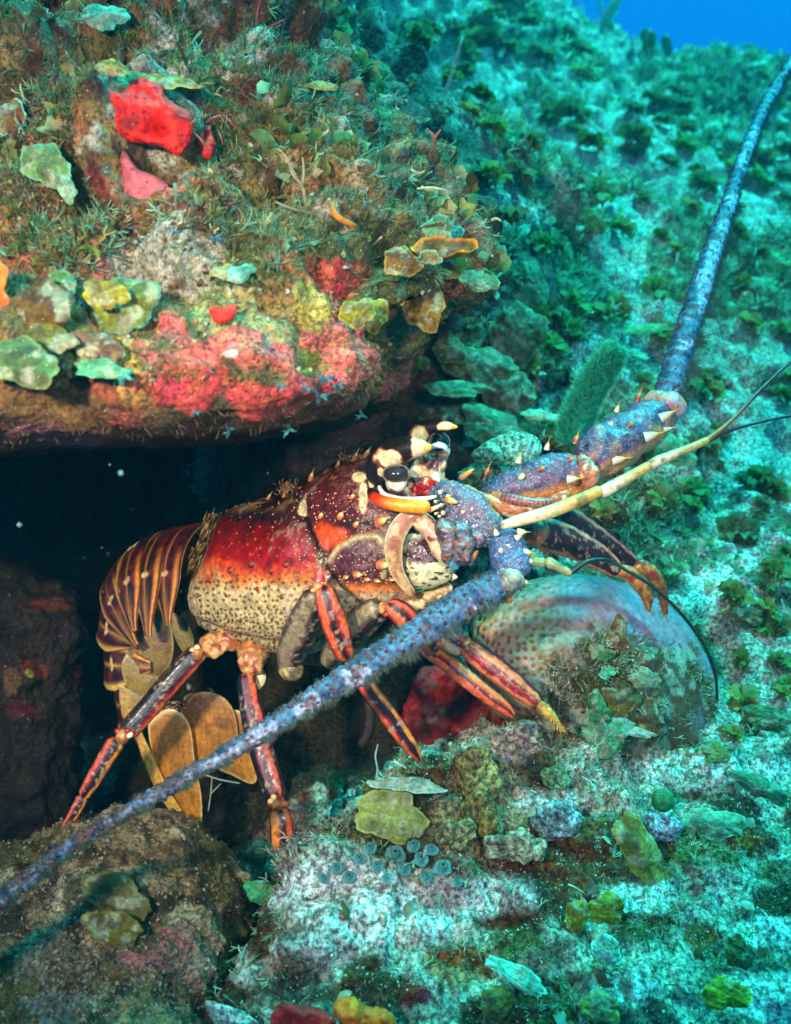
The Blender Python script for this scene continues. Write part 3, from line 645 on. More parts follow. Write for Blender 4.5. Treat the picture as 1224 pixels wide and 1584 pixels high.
ABD = empty('abdomen', P(230, 930, .60)-0, LOB); ABD.location = Vector(P(230, 930, .60)-ORG)
def dirpx(dx, dy, dd): v = RIGHT*dx-UP*dy+FWD*dd; return v/np.linalg.norm(v)
RG = [  # centre px,py,d ; dorsal dir ; dorsal r px ; side r px ; length px ; tail direction
    ((308, 900, .596), (-.12, -1, .15), 90, 66, 50, (-1, .10, .75)),
    ((278, 908, .604), (-.28, -1, .38), 92, 66, 50, (-1, .22, .7)),
    ((250, 918, .612), (-.45, -1, .55), 93, 64, 50, (-.9, .4, .6)),
    ((229, 936, .620), (-.75, -.95, .65), 86, 62, 48, (-.6, .75, .45)),
    ((216, 968, .627), (-1, -.4, .6), 62, 58, 54, (-.28, 1, .2)),
    ((212, 1020, .630), (-1, 0, .4), 46, 52, 62, (0, 1, 0)),
    ((218, 1080, .628), (-1, .1, .2), 36, 44, 66, (.15, 1, -.05))]
for i, (c, D0, a, b, ln, td) in enumerate(RG):
    Dd = dirpx(*D0); Td = dirpx(*td); Dd = Dd-Td*(Dd@Td); Dd /= np.linalg.norm(Dd); Ld = np.cross(Td, Dd); Ld /= np.linalg.norm(Ld)
    if Ld@FWD > 0: Ld = -Ld
    s_ = c[2]/F
    sp = [[], [], [(32, .7, 7, .24)], [], [(36, .6, 5, .2)], [], []][i]
    geo = ring(i, P(*c), Dd, a*s_, Ld, b*s_, ln*s_*1.3, Td, (30+14*(i % 2))*s_, sp)
    part('tail_segment', geo, parent=ABD)
# swimmerets: overlapping olive-gold leaf plates inside the curl
def leafplate(outline, d, thick=2.0, col=GOLD, edge=None, vein=None, tilt=(0, 0), n=26, m=90, bulge=4, seed=0):
    def cf(V, N, px, py):
        nz = fbm(V, 60, 3, 500+seed); C = mix(col, np.asarray(col)*.72, sstep(-.1, .4, nz))
        kk = int(np.argmin(py.ravel())); x0, y0 = px.ravel()[kk], py.ravel()[kk]-30; an = np.arctan2(px-x0, py-y0)
        C = mix(C, C*.55, sstep(.55, .95, np.sin(an*70+nz*3))*.6); C = mix(C, srgb(96, 50, 20), sstep(.1, .34, fbm(V, 110, 4, 520+seed))*.45)
        t = (py-py.min())/np.ptp(py); return mix(C, np.minimum(C*np.array([1.1, 1.25, 1.2]), 1), sstep(.5, 1, t)*.6)
    V, Fs, C, G, N = blob(outline, d, px2m(bulge), px2m(thick), gx=tilt[0], gy=tilt[1], p=2.0, n=n, m=m, color=cf)
    if edge is not None:
        lat = np.linspace(-90, 90, n); kk = np.repeat(sstep(24, 6, np.abs(lat+4)), m); C = mix(C, edge, kk)
    return V, Fs, C
for k, (ol, d, c) in enumerate([
        ([(208, 958), (236, 940), (262, 960), (268, 1010), (250, 1050), (222, 1056), (196, 1010), (196, 975)], .606, srgb(128, 98, 26)),
        ([(196, 1010), (230, 1040), (262, 1050), (258, 1082), (226, 1086), (196, 1060), (188, 1030)], .604, srgb(150, 118, 44)),
        ([(184, 1058), (216, 1072), (252, 1080), (250, 1104), (214, 1104), (188, 1094)], .602, srgb(190, 150, 70)),
        ([(262, 945), (288, 960), (300, 995), (286, 1010), (268, 980)], .606, srgb(124, 104, 42))]):
    part('swimmeret', leafplate(ol, d, col=c, edge=srgb(170, 160, 100), seed=k, tilt=(.08, 0)), parent=ABD)
# tail fan
for k, (ol, d, c, e) in enumerate([
        ([(228, 1118), (262, 1096), (292, 1118), (302, 1180), (312, 1235), (310, 1286), (286, 1278), (258, 1240), (242, 1190), (232, 1150)], .598, srgb(196, 124, 42), srgb(240, 200, 120)),
        ([(280, 1096), (304, 1072), (338, 1074), (362, 1100), (368, 1150), (352, 1182), (306, 1190), (286, 1160), (280, 1120)], .606, srgb(200, 128, 48), srgb(220, 170, 90)),
        ([(336, 1098), (372, 1100), (394, 1126), (400, 1170), (394, 1212), (360, 1200), (334, 1184), (328, 1136)], .612, srgb(196, 126, 44), srgb(226, 190, 110)),
        ([(206, 1130), (218, 1128), (242, 1180), (268, 1232), (300, 1284), (282, 1278), (246, 1232), (222, 1180)], .594, srgb(232, 170, 70), srgb(60, 40, 16)),
        ([(184, 1090), (204, 1096), (224, 1140), (240, 1180), (232, 1182), (206, 1140), (190, 1112)], .602, srgb(210, 150, 60), srgb(40, 20, 12))]):
    part('tail_fan_plate', leafplate(ol, d, col=c, edge=e, bulge=6, seed=10+k, tilt=(.0, .03)), parent=ABD)
# ragged tissue above the fan
gs = []
for k in range(46):
    x = random.gauss(272, 32); y = 1098-(x-262)*.35+random.gauss(0, 9); d = .600+random.uniform(-.004, .006)
    a = random.uniform(-2.6, .2); L = random.uniform(8, 20); r = random.uniform(1.8, 5)
    gs.append(tube([(x, y, d, r), (x+math.cos(a)*L*.5, y+math.sin(a)*L*.5, d, r*.9), (x+math.cos(a)*L, y+math.sin(a)*L+2, d+.002, r*.35)], n=8, m=8, color=random.choice([srgb(120, 84, 50), srgb(150, 120, 84), srgb(70, 36, 20), srgb(96, 100, 90)])))
part('belly_tissue', joined(gs), parent=ABD)
# gills/fibre at the joint of tail and carapace
gs = []
for k in range(260):
    t = random.random(); x = 300+t*34+random.gauss(0, 7); y = 882-t*84+random.gauss(0, 8); d = .578+random.uniform(-.006, .006)
    gs.append(tube([(x, y, d, 1.5), (x-3, y+6, d+.002, 1.3), (x-5, y+12, d+.003, .5)], n=6, m=7, color=random.choice([srgb(120, 90, 36), srgb(90, 66, 30), srgb(60, 40, 20), srgb(150, 120, 60)])))
part('joint_tissue', joined(gs), parent=ABD)

# ---- legs
def seg(name, pts, col, parent, flat=.8, n=70, m=44, groove=True, label=None, mat='shell'):
    def dsp(U, TH, V):
        g = -np.exp(-((np.degrees(TH)-8)/9)**2)-np.exp(-((np.degrees(TH)-352)/9)**2)
        return (g*.00035 if groove else 0)+fbm(V, 400, 2, 5)*.00015
    return part(name, tube(pts, n, m, flat, col, dsp), mat, parent, label=label)
SALM = srgb(228, 96, 50); MAG = srgb(150, 14, 40); DK = srgb(28, 20, 22); OR2 = srgb(236, 136, 40)
st_merus_a = stripes([(302, 13, SALM), (322, 8, MAG), (60, 8, srgb(90, 44, 24)), (278, 8, DK)], DK)
st_prop = stripes([(318, 16, OR2), (45, 17, SALM), (354, 14, DK), (20, 5, MAG), (80, 18, srgb(150, 40, 20))], DK)
st_red = stripes([(42, 20, SALM), (318, 19, SALM), (2, 14, DK), (342, 6, MAG), (66, 7, MAG), (290, 14, srgb(90, 20, 24))], MAG)
st_pale = stripes([(335, 34, srgb(146, 128, 92)), (20, 12, srgb(96, 70, 66)), (60, 40, DK), (300, 10, srgb(90, 70, 60))], srgb(70, 60, 52))
def mottled(a, b, c, sc=200):
    def f(U, TH, V):
        n_ = fbm(V, sc, 4, 90); C = mix(a, b, sstep(-.15, .15, n_)); return mix(C, c, sstep(.2, .4, fbm(V, sc*1.3, 3, 91)))
    return f
joint_c = mottled(srgb(170, 100, 44), srgb(214, 160, 96), srgb(140, 34, 24))
def leg(org, label=None):
    o = empty('walking_leg', ORG, LOB); o.location = Vector(P(*org)-ORG)
    if label: o['label'] = label
    return o
def knuckle(parent, x, y, d, r, k=5, c=None):
    gs = [tube([(x-r*.6, y-r*.2, d, r*.8), (x+r*.6, y+r*.2, d, r*.75)], n=14, m=18, color=c or joint_c)]
    for q in range(k):
        a = random.uniform(0, 6.28)
        gs.append(tube([(x, y, d, r*.4), (x+math.cos(a)*r*.7, y+math.sin(a)*r*.7, d-.001, r*.3), (x+math.cos(a)*r*.95, y+math.sin(a)*r*.95, d-.002, r*.16)], n=8, m=9, color=random.choice([srgb(240, 190, 110), ORANGE, srgb(250, 224, 180), srgb(190, 40, 30)])))
    part('knuckle', joined(gs), parent=parent)
# hind leg
A1 = leg((345, 995, .545), 'hindmost leg stretched down and left in front of the tail')
part('coxa', tube([(372, 985, .556, 13), (350, 990, .550, 19), (326, 1000, .546, 17), (312, 1008, .543, 17)], 40, 32, color=joint_c, disp=lambda U, T, V: fbm(V, 130, 4, 3)*.0035), parent=A1)
seg('merus', [(318, 1000, .546, 12), (298, 1018, .542, 16.5), (266, 1052, .538, 17.5), (232, 1092, .534, 17), (204, 1124, .530, 17), (192, 1138, .528, 14)], st_merus_a, A1)
knuckle(A1, 190, 1140, .526, 17); knuckle(A1, 306, 1012, .541, 15, 4)
seg('propodus', [(184, 1142, .526, 15), (166, 1170, .524, 14), (146, 1204, .522, 13), (128, 1234, .521, 10)], st_prop, A1)
seg('dactyl', [(130, 1230, .521, 9.5), (112, 1264, .520, 9), (92, 1298, .520, 7), (74, 1328, .520, 4), (66, 1342, .520, 2)], st_prop, A1)
# fourth leg
A2 = leg((392, 1005, .545), 'leg planted straight down below the cream carapace')
part('coxa', tube([(396, 990, .556, 17), (394, 1006, .549, 25), (390, 1024, .544, 22), (384, 1044, .541, 16)], 40, 36, color=joint_c, disp=lambda U, T, V: fbm(V, 130, 4, 4)*.004), parent=A2)
seg('merus', [(380, 1040, .541, 14), (384, 1068, .538, 16), (394, 1120, .532, 19), (410, 1178, .526, 19), (424, 1222, .522, 18), (429, 1240, .520, 17)], stripes([(330, 12, SALM), (350, 6, MAG), (20, 6, MAG), (290, 10, srgb(110, 40, 40))], DK), A2)
knuckle(A2, 430, 1243, .517, 17)
seg('propodus', [(430, 1248, .518, 16), (436, 1272, .516, 19), (436, 1300, .515, 17), (434, 1322, .515, 12)], stripes([(322, 14, SALM), (35, 22, OR2), (352, 10, DK), (8, 5, MAG), (66, 6, MAG), (285, 8, ORANGE)], DK), A2)
seg('dactyl', [(434, 1318, .515, 8), (432, 1332, .516, 3), (431, 1340, .516, 1)], srgb(40, 26, 20), A2, groove=False)
part('membrane', tube([(400, 1030, .548, 5), (404, 1050, .546, 8), (398, 1068, .546, 2)], 14, 12, .4, color=srgb(238, 206, 150)), parent=A2)
# third leg, knee raised against the groove
A3 = leg((470, 1000, .535), 'leg with knee raised against the carapace groove')
seg('merus', [(452, 1036, .512, 13), (450, 1016, .504, 22), (462, 984, .494, 27), (480, 944, .482, 25), (492, 914, .474, 18)], st_pale, A3)
part('basal_joint', tube([(436, 1024, .512, 12), (452, 1034, .508, 20), (470, 1032, .510, 10)], 20, 26, color=mottled(srgb(150, 130, 80), srgb(100, 80, 50), srgb(190, 170, 110))), parent=A3)
knuckle(A3, 493, 908, .466, 14, 5); part('spine', cone(P(494, 896, .466), dirpx(.1, -1, -.1), px2m(9), px2m(26), srgb(190, 60, 60), srgb(230, 130, 110)), parent=A3)
seg('propodus', [(500, 904, .465, 12), (506, 926, .464, 18), (518, 964, .466, 21), (530, 1002, .470, 17), (538, 1020, .474, 13)], st_red, A3)
seg('dactyl', [(545, 1020, .474, 12), (572, 1068, .478, 14), (602, 1108, .482, 15), (632, 1150, .485, 13), (646, 1170, .486, 6), (650, 1178, .487, 2)], st_prop, A3)
# second leg
A4 = leg((540, 985, .530), 'leg rising from the belly and passing behind the blue antenna')
seg('merus', [(505, 1030, .510, 14), (522, 1004, .502, 22), (554, 968, .490, 26), (580, 946, .482, 22), (592, 938, .478, 16)], st_pale, A4)
knuckle(A4, 594, 940, .470, 15, 4)
seg('propodus', [(600, 932, .468, 13), (622, 950, .470, 19), (650, 978, .476, 19), (676, 1006, .484, 16)], st_red, A4)
seg('dactyl', [(654, 1000, .492, 12), (690, 1024, .504, 14), (740, 1064, .503, 14), (780, 1094, .502, 11), (796, 1108, .502, 4)], stripes([(40, 24, SALM), (325, 22, OR2), (4, 7, DK), (342, 5, MAG)], MAG), A4)
# front leg
A5 = leg((640, 950, .510), 'thick striped front leg ending in a hairy golden claw by the coral dome')
knuckle(A5, 640, 944, .498, 16, 4)
seg('merus', [(648, 946, .499, 14), (668, 962, .499, 20), (696, 986, .499, 22), (724, 1004, .499, 19)], stripes([(45, 28, srgb(200, 170, 130)), (5, 12, DK), (325, 18, srgb(120, 110, 110))], srgb(60, 60, 70)), A5)
knuckle(A5, 722, 996, .495, 14, 3, c=mottled(srgb(170, 110, 50), srgb(220, 180, 120), srgb(90, 50, 30)))
seg('propodus', [(716, 996, .495, 16), (744, 1016, .494, 19), (784, 1048, .492, 19), (820, 1076, .491, 15), (834, 1088, .491, 12)], stripes([(52, 16, srgb(230, 120, 70)), (22, 11, MAG), (332, 15, srgb(220, 140, 70)), (2, 5, srgb(200, 120, 80)), (356, 4, DK), (300, 10, DK)], MAG), A5)
gs = [tube([(832, 1086, .491, 8), (848, 1102, .491, 8), (862, 1120, .492, 5), (870, 1132, .492, 1.5)], 30, 20, color=mottled(srgb(170, 120, 30), srgb(216, 170, 70), srgb(110, 60, 20)), disp=lambda U, T, V: fbm(V, 900, 2, 3)*.0008)]
for k in range(60):
    t = random.random(); x = 836+34*t; y = 1090+42*t; a = math.atan2(42, 34)+random.choice([-1, 1])*random.uniform(.5, 1.1)
    gs.append(tube([(x, y, .489, .9), (x+math.cos(a)*9, y+math.sin(a)*9, .488, .25)], n=3, m=4, color=srgb(206, 160, 60), close=(0, 0)))
part('dactyl', joined(gs), parent=A5)
# far side legs
A6 = leg((560, 1080, .60), 'dim far leg standing in the dark behind')
seg('merus', [(566, 1030, .60, 9), (572, 1080, .60, 11), (570, 1130, .60, 10), (556, 1156, .60, 7)], srgb(40, 20, 12), A6)
for lab, P1, P2, P3 in (('far front leg folded to a point right of the head, upper of the two', [(846, 784, .560, 16), (872, 800, .562, 22), (908, 824, .565, 21), (950, 852, .568, 17), (982, 874, .570, 12)], [(980, 872, .570, 12), (1004, 884, .570, 12), (1022, 908, .571, 9), (1030, 952, .572, 4)], 0),
                        ('far front leg folded to a point right of the head, lower of the two', [(800, 808, .545, 18), (838, 824, .546, 26), (876, 836, .550, 25), (924, 860, .553, 20), (960, 886, .556, 12)], [(956, 878, .556, 11), (984, 896, .557, 12), (1000, 920, .558, 10), (1004, 946, .559, 3)], 1)):
    o = leg((P1[0][0], P1[0][1], P1[0][2]), lab)
    seg('merus', P1, stripes([(300, 11, srgb(226, 120, 84)), (62, 10, srgb(200, 110, 70)), (272, 8, DK)], srgb(34, 20, 22)), o, flat=.5)
    if P3: part('basal_joint', tube([(786, 806, .545, 10), (806, 812, .543, 22), (830, 824, .544, 24), (846, 832, .546, 12)], 24, 26, color=mottled(srgb(150, 90, 60), srgb(90, 50, 34), srgb(200, 150, 100))), parent=o)
    gs = [tube(P2, 40, 22, .8, mottled(srgb(120, 60, 24), srgb(200, 130, 50), srgb(150, 20, 20)), disp=lambda U, T, V: fbm(V, 700, 2, 3)*.0008)]
    for k in range(60):
        t = random.random(); q = spline(np.array(P2, float), 30)[int(t*29)]; a = random.uniform(.3, 2.8)
        gs.append(tube([(q[0], q[1], q[2], .9), (q[0]+math.cos(a)*13, q[1]+math.sin(a)*13, q[2]-.002, .25)], n=3, m=4, color=srgb(160, 110, 50), close=(0, 0)))
    part('dactyl', joined(gs), parent=o)

# ---- head
part('orbital_ridge', tube([(572, 756, .470, 5), (578, 768, .466, 8), (592, 776, .462, 10), (622, 782, .459, 10.5), (652, 784, .458, 11), (666, 787, .458, 10.5)], 60, 32, color=lambda U, T, V: mix(mix(srgb(20, 10, 8), srgb(226, 50, 6), sstep(.1, .25, U)), srgb(250, 150, 20), sstep(.35, .7, U+.1*np.cos(T*1.0)))))
part('orbital_ridge', tube([(658, 728, .486, 9), (676, 738, .484, 8), (700, 754, .484, 5), (716, 766, .485, 2.5)], 40, 24, color=srgb(236, 96, 24)))
part('socket_rim', tube([(586, 752, .470, 3), (596, 766, .464, 4.5), (624, 773, .461, 5), (652, 772, .460, 4), (676, 768, .462, 2)], 50, 24, color=mottled(srgb(226, 214, 196), srgb(244, 236, 220), srgb(190, 180, 160))))
part('socket', tube([(584, 762, .484, 14), (586, 738, .486, 18), (596, 716, .490, 20), (618, 712, .496, 18)], 40, 36, color=K_))
KH = srgb(26, 18, 17)
def bw_horn(lst):
    def f(U, TH, V):
        px, py, _ = proj(V); n_ = fbm(V, 130, 3, 44)
        C = np.broadcast_to(KH, V.shape).copy()
        for x, y, rx, ry, c in lst: C = mix(C, srgb(206, 110, 30), sstep(1.3, 1.1, np.hypot((px-x)/rx, (py-y)/ry)+n_*.7)*.4); C = mix(C, c, sstep(1.1, .98, np.hypot((px-x)/rx, (py-y)/ry)+n_*.7))
        return C
    return f
CR2 = srgb(226, 206, 152)
H1 = part('frontal_horn', tube([(586, 752, .478, 18), (590, 722, .474, 24), (606, 704, .468, 25), (630, 694, .460, 19), (648, 692, .455, 14), (660, 692, .451, 8), (668, 690, .449, 3)], 110, 64,
     color=bw_horn([(604, 709, 17, 12, CR2), (648, 690, 13, 19, CR2), (664, 694, 6, 6, srgb(226, 170, 60)), (590, 731, 4, 6, CR2)])), label='near frontal horn banded black and cream')
H2 = part('frontal_horn', tube([(628, 712, .505, 14), (636, 690, .502, 20), (650, 670, .498, 19), (670, 661, .492, 14), (688, 659, .487, 9), (702, 660, .484, 4), (708, 661, .482, 1.2)], 100, 56,
     color=bw_horn([(646, 680, 14, 18, CR2), (692, 660, 12, 8, CR2), (704, 661, 6, 5, srgb(216, 160, 30))])), label='far frontal horn tipped yellow against the rock')
def eye(x, y, d, rx, ry, lab, far=False):
    e = part('eyestalk', tube([(x-4, y+20, d+.010, 12), (x+0, y+12, d+.004, 17), (x+2, y+5, d, 16)], 30, 30, color=mottled(srgb(228, 218, 196), srgb(200, 190, 160), srgb(60, 50, 40))), label=lab)
    V, Fs, C, G, N = blob([(x+rx*math.cos(a), y+ry*math.sin(a)) for a in np.linspace(0, 6.28, 13)[:-1]], d, px2m(ry), px2m(ry), p=2, n=40, m=60, color=srgb(44, 40, 42) if not far else srgb(10, 14, 22))
    part('eyeball', (V, Fs, C), 'wet', parent=e)
    part('eye_rim', tube([(x+(rx+2)*math.cos(a), y+(ry+.5)*math.sin(a), d+.001, 1.1) for a in np.linspace(0, 2*math.pi, 25)], 80, 10, color=srgb(120, 110, 90) if not far else srgb(30, 70, 90), close=(0, 0)), parent=e)
eye(613, 733, .458, 19, 14, 'near eye on a pale stalk below the near horn')
eye(680, 684, .488, 14, 15, 'far eye with blue glint below the far horn', True)
part('brow', tube([(660, 698, .482, 2), (672, 690, .476, 4.5), (686, 690, .475, 4.5), (693, 700, .478, 2)], 24, 18, color=srgb(190, 206, 220)))
# lumpy pale and red face between the eyes
def face_c(V, N, px, py):
    n1 = fbm(V, 150, 4, 710); n2 = fbm(V, 320, 3, 711)
    C = mix(srgb(190, 136, 84), srgb(226, 200, 160), sstep(-.1, .3, n1)); C = mix(C, srgb(110, 50, 26), sstep(-.02, .25, n2)*.85)
    for x, y, rx, ry, c in ((654, 757, 20, 12, srgb(150, 14, 10)), (670, 748, 10, 8, srgb(176, 30, 16)), (670, 712, 20, 12, srgb(84, 26, 20)), (630, 716, 12, 14, srgb(24, 16, 12)), (640, 742, 14, 5, srgb(60, 34, 20)), (676, 738, 8, 8, srgb(236, 230, 226))):
        C = mix(C, c, sstep(1.15, .75, np.hypot((px-x)/rx, (py-y)/ry)+n1*.6))
    return C
V_, F_, C_, _, _ = blob([(622, 706), (640, 698), (664, 698), (684, 700), (692, 716), (686, 740), (682, 764), (656, 772), (626, 770), (612, 752), (612, 724)], .478, px2m(20), px2m(24), p=2.2, n=120, m=180, color=face_c,
     disp=lambda V: (.5-np.clip(worley(V+fbm(V, 120, 2, 8)[..., None]*.003, 150, 12)[0], 0, .8))*.005+fbm(V, 200, 4, 9)*.0016)
part('face', (V_, F_, C_))
# curved cream band beside the cheek
part('cheek_band', tube([(672, 808, .466, 5), (652, 800, .464, 10), (630, 803, .463, 13.5), (614, 824, .463, 15), (609, 852, .464, 14), (614, 882, .466, 11), (628, 906, .468, 8), (640, 920, .470, 6)], 90, 40, .35,
     color=lambda U, T, V: mix(mix(srgb(190, 150, 100), srgb(150, 84, 50), sstep(-.1, .2, fbm(V, 160, 4, 19))*sstep(1.2, .3, np.abs(((T+math.pi) % (2*math.pi))-math.pi))), srgb(226, 206, 160), sstep(.9, 1.3, np.abs(((T+math.pi) % (2*math.pi))-math.pi)))))
def antbase(V, N, px, py):
    n_ = fbm(V, 260, 3, 23); n2 = fbm(V*np.array([1, 1, 2.6]), 330, 2, 24)
    C = mix(srgb(206, 196, 150), srgb(66, 54, 40), sstep(.18, .32, n2))
    C = mix(C, srgb(70, 26, 34), sstep(1.2, .8, np.hypot((px-650)/30, (py-852)/20)+n_*.5)); C = mix(C, srgb(232, 222, 206), sstep(.05, .0, np.abs(n2))*sstep(870, 860, py)*.8)
    return C
V_, F_, C_, _, _ = blob([(622, 836), (640, 822), (664, 828), (690, 850), (704, 880), (694, 900), (664, 910), (640, 908), (624, 882)], .476, px2m(26), px2m(30), p=2.2, n=80, m=120, color=antbase, disp=lambda V: fbm(V, 200, 3, 2)*.0008)
part('mouth_plate', (V_, F_, C_))
part('mouth_lobe', tube([(640, 806, .468, 12), (660, 812, .464, 15), (672, 830, .462, 14), (680, 852, .462, 12), (688, 868, .464, 6)], 60, 30, color=mottled(srgb(216, 140, 110), srgb(236, 190, 140), srgb(120, 50, 44))))
for k_, q_ in enumerate(([(680, 806, .462, 8), (690, 822, .458, 13), (694, 848, .458, 12), (690, 872, .462, 6)], [(694, 808, .460, 7), (708, 822, .456, 12), (712, 846, .455, 12), (706, 872, .459, 6)], [(712, 818, .458, 6), (724, 834, .455, 10), (722, 858, .455, 9), (714, 874, .458, 4)])):
    part('mandible', tube(q_, 60, 36, color=mottled(srgb(62, 54, 60), srgb(116, 108, 112), srgb(150, 90, 70), 200), disp=lambda U, T, V: fbm(V, 220, 4, 6)*.0026))
part('sternum', tube([(560, 952, .500, 8), (590, 945, .495, 14), (630, 936, .490, 15), (670, 922, .486, 13), (700, 906, .482, 8)], 60, 30, color=mottled(srgb(190, 150, 90), srgb(120, 80, 50), srgb(236, 206, 150), 150), disp=lambda U, T, V: fbm(V, 220, 3, 6)*.0014))
part('sternum', tube([(440, 1010, .556, 10), (500, 1008, .548, 22), (560, 980, .534, 22), (620, 955, .516, 18), (660, 940, .505, 10)], 60, 30, color=mottled(srgb(84, 70, 46), srgb(50, 36, 26), srgb(120, 100, 60), 150)))
# granulated blue grey base between the antennae
def blue_gran(U, T, V):
    n_ = fbm(V, 700, 2, 51); C = mix(srgb(52, 62, 84), srgb(92, 98, 116), sstep(.12, .35, n_)); k = fbm(V, 90, 3, 52)
    C = mix(C, srgb(112, 76, 100), sstep(-.1, .3, k)*.85); return mix(C, srgb(176, 104, 50), sstep(.14, .36, fbm(V, 70, 4, 53)))
gran_d = lambda U, T, V: fbm(V, 90, 4, 54)*.0030+(.5-np.clip(worley(V, 520, 7)[0], 0, .6))*.0011
part('antennal_plate', tube([(660, 768, .478, 12), (684, 766, .473, 24), (712, 784, .468, 34), (740, 808, .464, 34), (764, 828, .461, 24), (776, 842, .460, 12)], 120, 80, .7, blue_gran, gran_d), 'gran')
part('antennal_plate', tube([(690, 800, .468, 10), (704, 818, .463, 18), (728, 828, .460, 16), (752, 838, .458, 12)], 80, 50, .8, mottled(srgb(70, 66, 80), srgb(120, 116, 130), srgb(190, 70, 40), 240), gran_d), 'gran')
for k in range(26):
    x = random.uniform(668, 762); y = 770+(x-668)*.62+random.uniform(-26, 30)
    part('spine', cone(P(x, y, .462-random.uniform(0, .004)), dirpx(.7, -.3, -.9), px2m(random.uniform(2, 4)), px2m(random.uniform(6, 12)), srgb(230, 200, 170), srgb(220, 150, 60)), parent=LOB)
for x, y, dx, dy, r, L, c1, c2 in ((700, 880, 1.2, -2.2, 9, 46, srgb(70, 150, 170), srgb(190, 130, 70)), (716, 852, .6, -1, 8, 34, srgb(150, 96, 60), srgb(190, 140, 100)), (724, 872, .9, -1.2, 6, 26, srgb(214, 150, 130), srgb(170, 110, 60)),
                                   (690, 772, .3, .1, 6, 18, srgb(200, 120, 50), srgb(240, 190, 90)), (712, 740, 1, -.7, 5, 26, srgb(170, 120, 90), srgb(236, 150, 60)), (664, 790, 1, -.5, 4, 20, srgb(240, 190, 150), srgb(250, 210, 150))):
    L_ = np.hypot(dx, dy); part('palp', tube([(x, y, .462, r), (x+dx/L_*L*.5, y+dy/L_*L*.5, .458, r*.8), (x+dx/L_*L, y+dy/L_*L, .456, r*.3)], 24, 16, color=lambda U, T, V, c1=c1, c2=c2: mix(c1, c2, sstep(.2, .7, U))))

# ---- antennae
def flag_color(pale_side, scale=1.0):
    def f(U, T, V):
        n_ = fbm(V, 120, 4, 61); n2 = fbm(V, 45, 3, 62); ring_ = .5+.5*np.sin(U*420)
        C = mix(srgb(84, 112, 142), srgb(48, 72, 104), sstep(-.1, .3, n_)); C = mix(C, C*.6, ring_*.6)
        tt = np.degrees(T); dd = np.abs((tt-pale_side+180) % 360-180)
        C = mix(C, srgb(170, 164, 186), sstep(75, 40, dd+n_*60)*sstep(-.1, .06, n2*1.4+.22*np.sin(U*85)))
        C = mix(C, srgb(96, 62, 60), sstep(.2, .4, fbm(V, 190, 3, 63))*sstep(110, 70, dd)*.9)
        d2 = np.abs((tt-pale_side-85*np.sign(pale_side)+180) % 360-180)
        C = mix(C, srgb(96, 100, 66), sstep(80, 45, d2+n_*40)*.9)
        return mix(C, srgb(20, 22, 40), sstep(.2, .12, worley(np.stack([U*46, T*1.3, U*0], -1), 1.0, 64, dims=2)[0])*sstep(120, 60, dd)*.9)
    return f
def fringe(path, side, count, lmax, cols, both=.15):
    """fine bristles standing off one side of an antenna: thin triangles"""
    S = spline(np.array(path, float), 400); V = []; Fq = []; C = []
    k = 0
    for q in range(count):
        i = random.randrange(2, 397); x, y, d, r = S[i]; tx, ty = S[i+2][:2]-S[i-2][:2]; l = math.hypot(tx, ty); tx /= l; ty /= l
        sg = side if random.random() > both else -side
        nx, ny = -ty*sg, tx*sg; ang = random.uniform(-.7, 1.15); rr = math.cos(ang)*r*.92*(.7+.3*random.random())
        L = (random.uniform(.3, 1)*lmax*r/30+2)*(.45+1.1*abs(math.sin(i*.11)+.5*math.sin(i*.37+1))**1.2); lean = random.gauss(0, .35)
        b = np.array([x+nx*rr, y+ny*rr]); dz = -math.sin(ang)*r*d/F
        e = b+np.array([nx+tx*lean, ny+ty*lean])*L
        wv = random.uniform(.25, .6)
        V += [P(b[0]-tx*wv, b[1]-ty*wv, d+dz), P(b[0]+tx*wv, b[1]+ty*wv, d+dz), P(e[0], e[1], d+dz-abs(random.gauss(0, .3))*L*d/F)]
        C += [random.choice(cols)]*3; Fq.append((k, k+1, k+2)); k += 3
    return np.array(V), [np.array(Fq)], np.array(C)
NA = empty('antenna', ORG, LOB); NA.location = Vector(P(790, 870, .46)-ORG); NA['label'] = 'near blue antenna sweeping down to the lower left corner'
NPATH = [(790, 896, .455, 18), (772, 906, .451, 25), (740, 922, .447, 26), (690, 952, .442, 25.5), (610, 1004, .434, 23.5), (520, 1060, .424, 20), (420, 1124, .412, 15.5), (320, 1184, .400, 13), (220, 1242, .389, 12), (120, 1302, .378, 12), (40, 1362, .370, 14), (-40, 1420, .362, 15), (-140, 1500, .352, 15)]
def dsp_flag(U, T, V): return fbm(V, 160, 3, 65)*.0011+.0004*np.sin(U*420)+(.5-np.clip(worley(V, 330, 9)[0], 0, .6))*.0008+np.where(U > .45, fbm(V, 110, 3, 66)*.0014, 0)
def ncol(U, T, V):
    C = flag_color(-30)(U, T, V); far = sstep(.42, .7, U); n_ = fbm(V, 210, 4, 67)
    C2 = mix(srgb(56, 58, 70), srgb(124, 128, 144), sstep(.0, .3, n_)); C2 = mix(C2, srgb(92, 62, 54), sstep(.15, .35, fbm(V, 150, 3, 68))); C2 = mix(C2, srgb(28, 30, 54), sstep(-.1, -.35, n_)); C2 = mix(C2, srgb(90, 120, 150), sstep(.3, .45, fbm(V, 100, 3, 69)))  # outer end painted darker and greyer to offset the close flash
    return mix(C, C2, far)
part('flagellum', tube(NPATH, 900, 64, 1, ncol, dsp_flag), 'flag', NA)
tag(part('bristles', fringe(NPATH, -1, 15000, 10, [srgb(70, 84, 56), srgb(96, 120, 96), srgb(60, 110, 120), srgb(130, 140, 110), srgb(80, 60, 50)], .2), 'leaf', NA), kind='stuff')
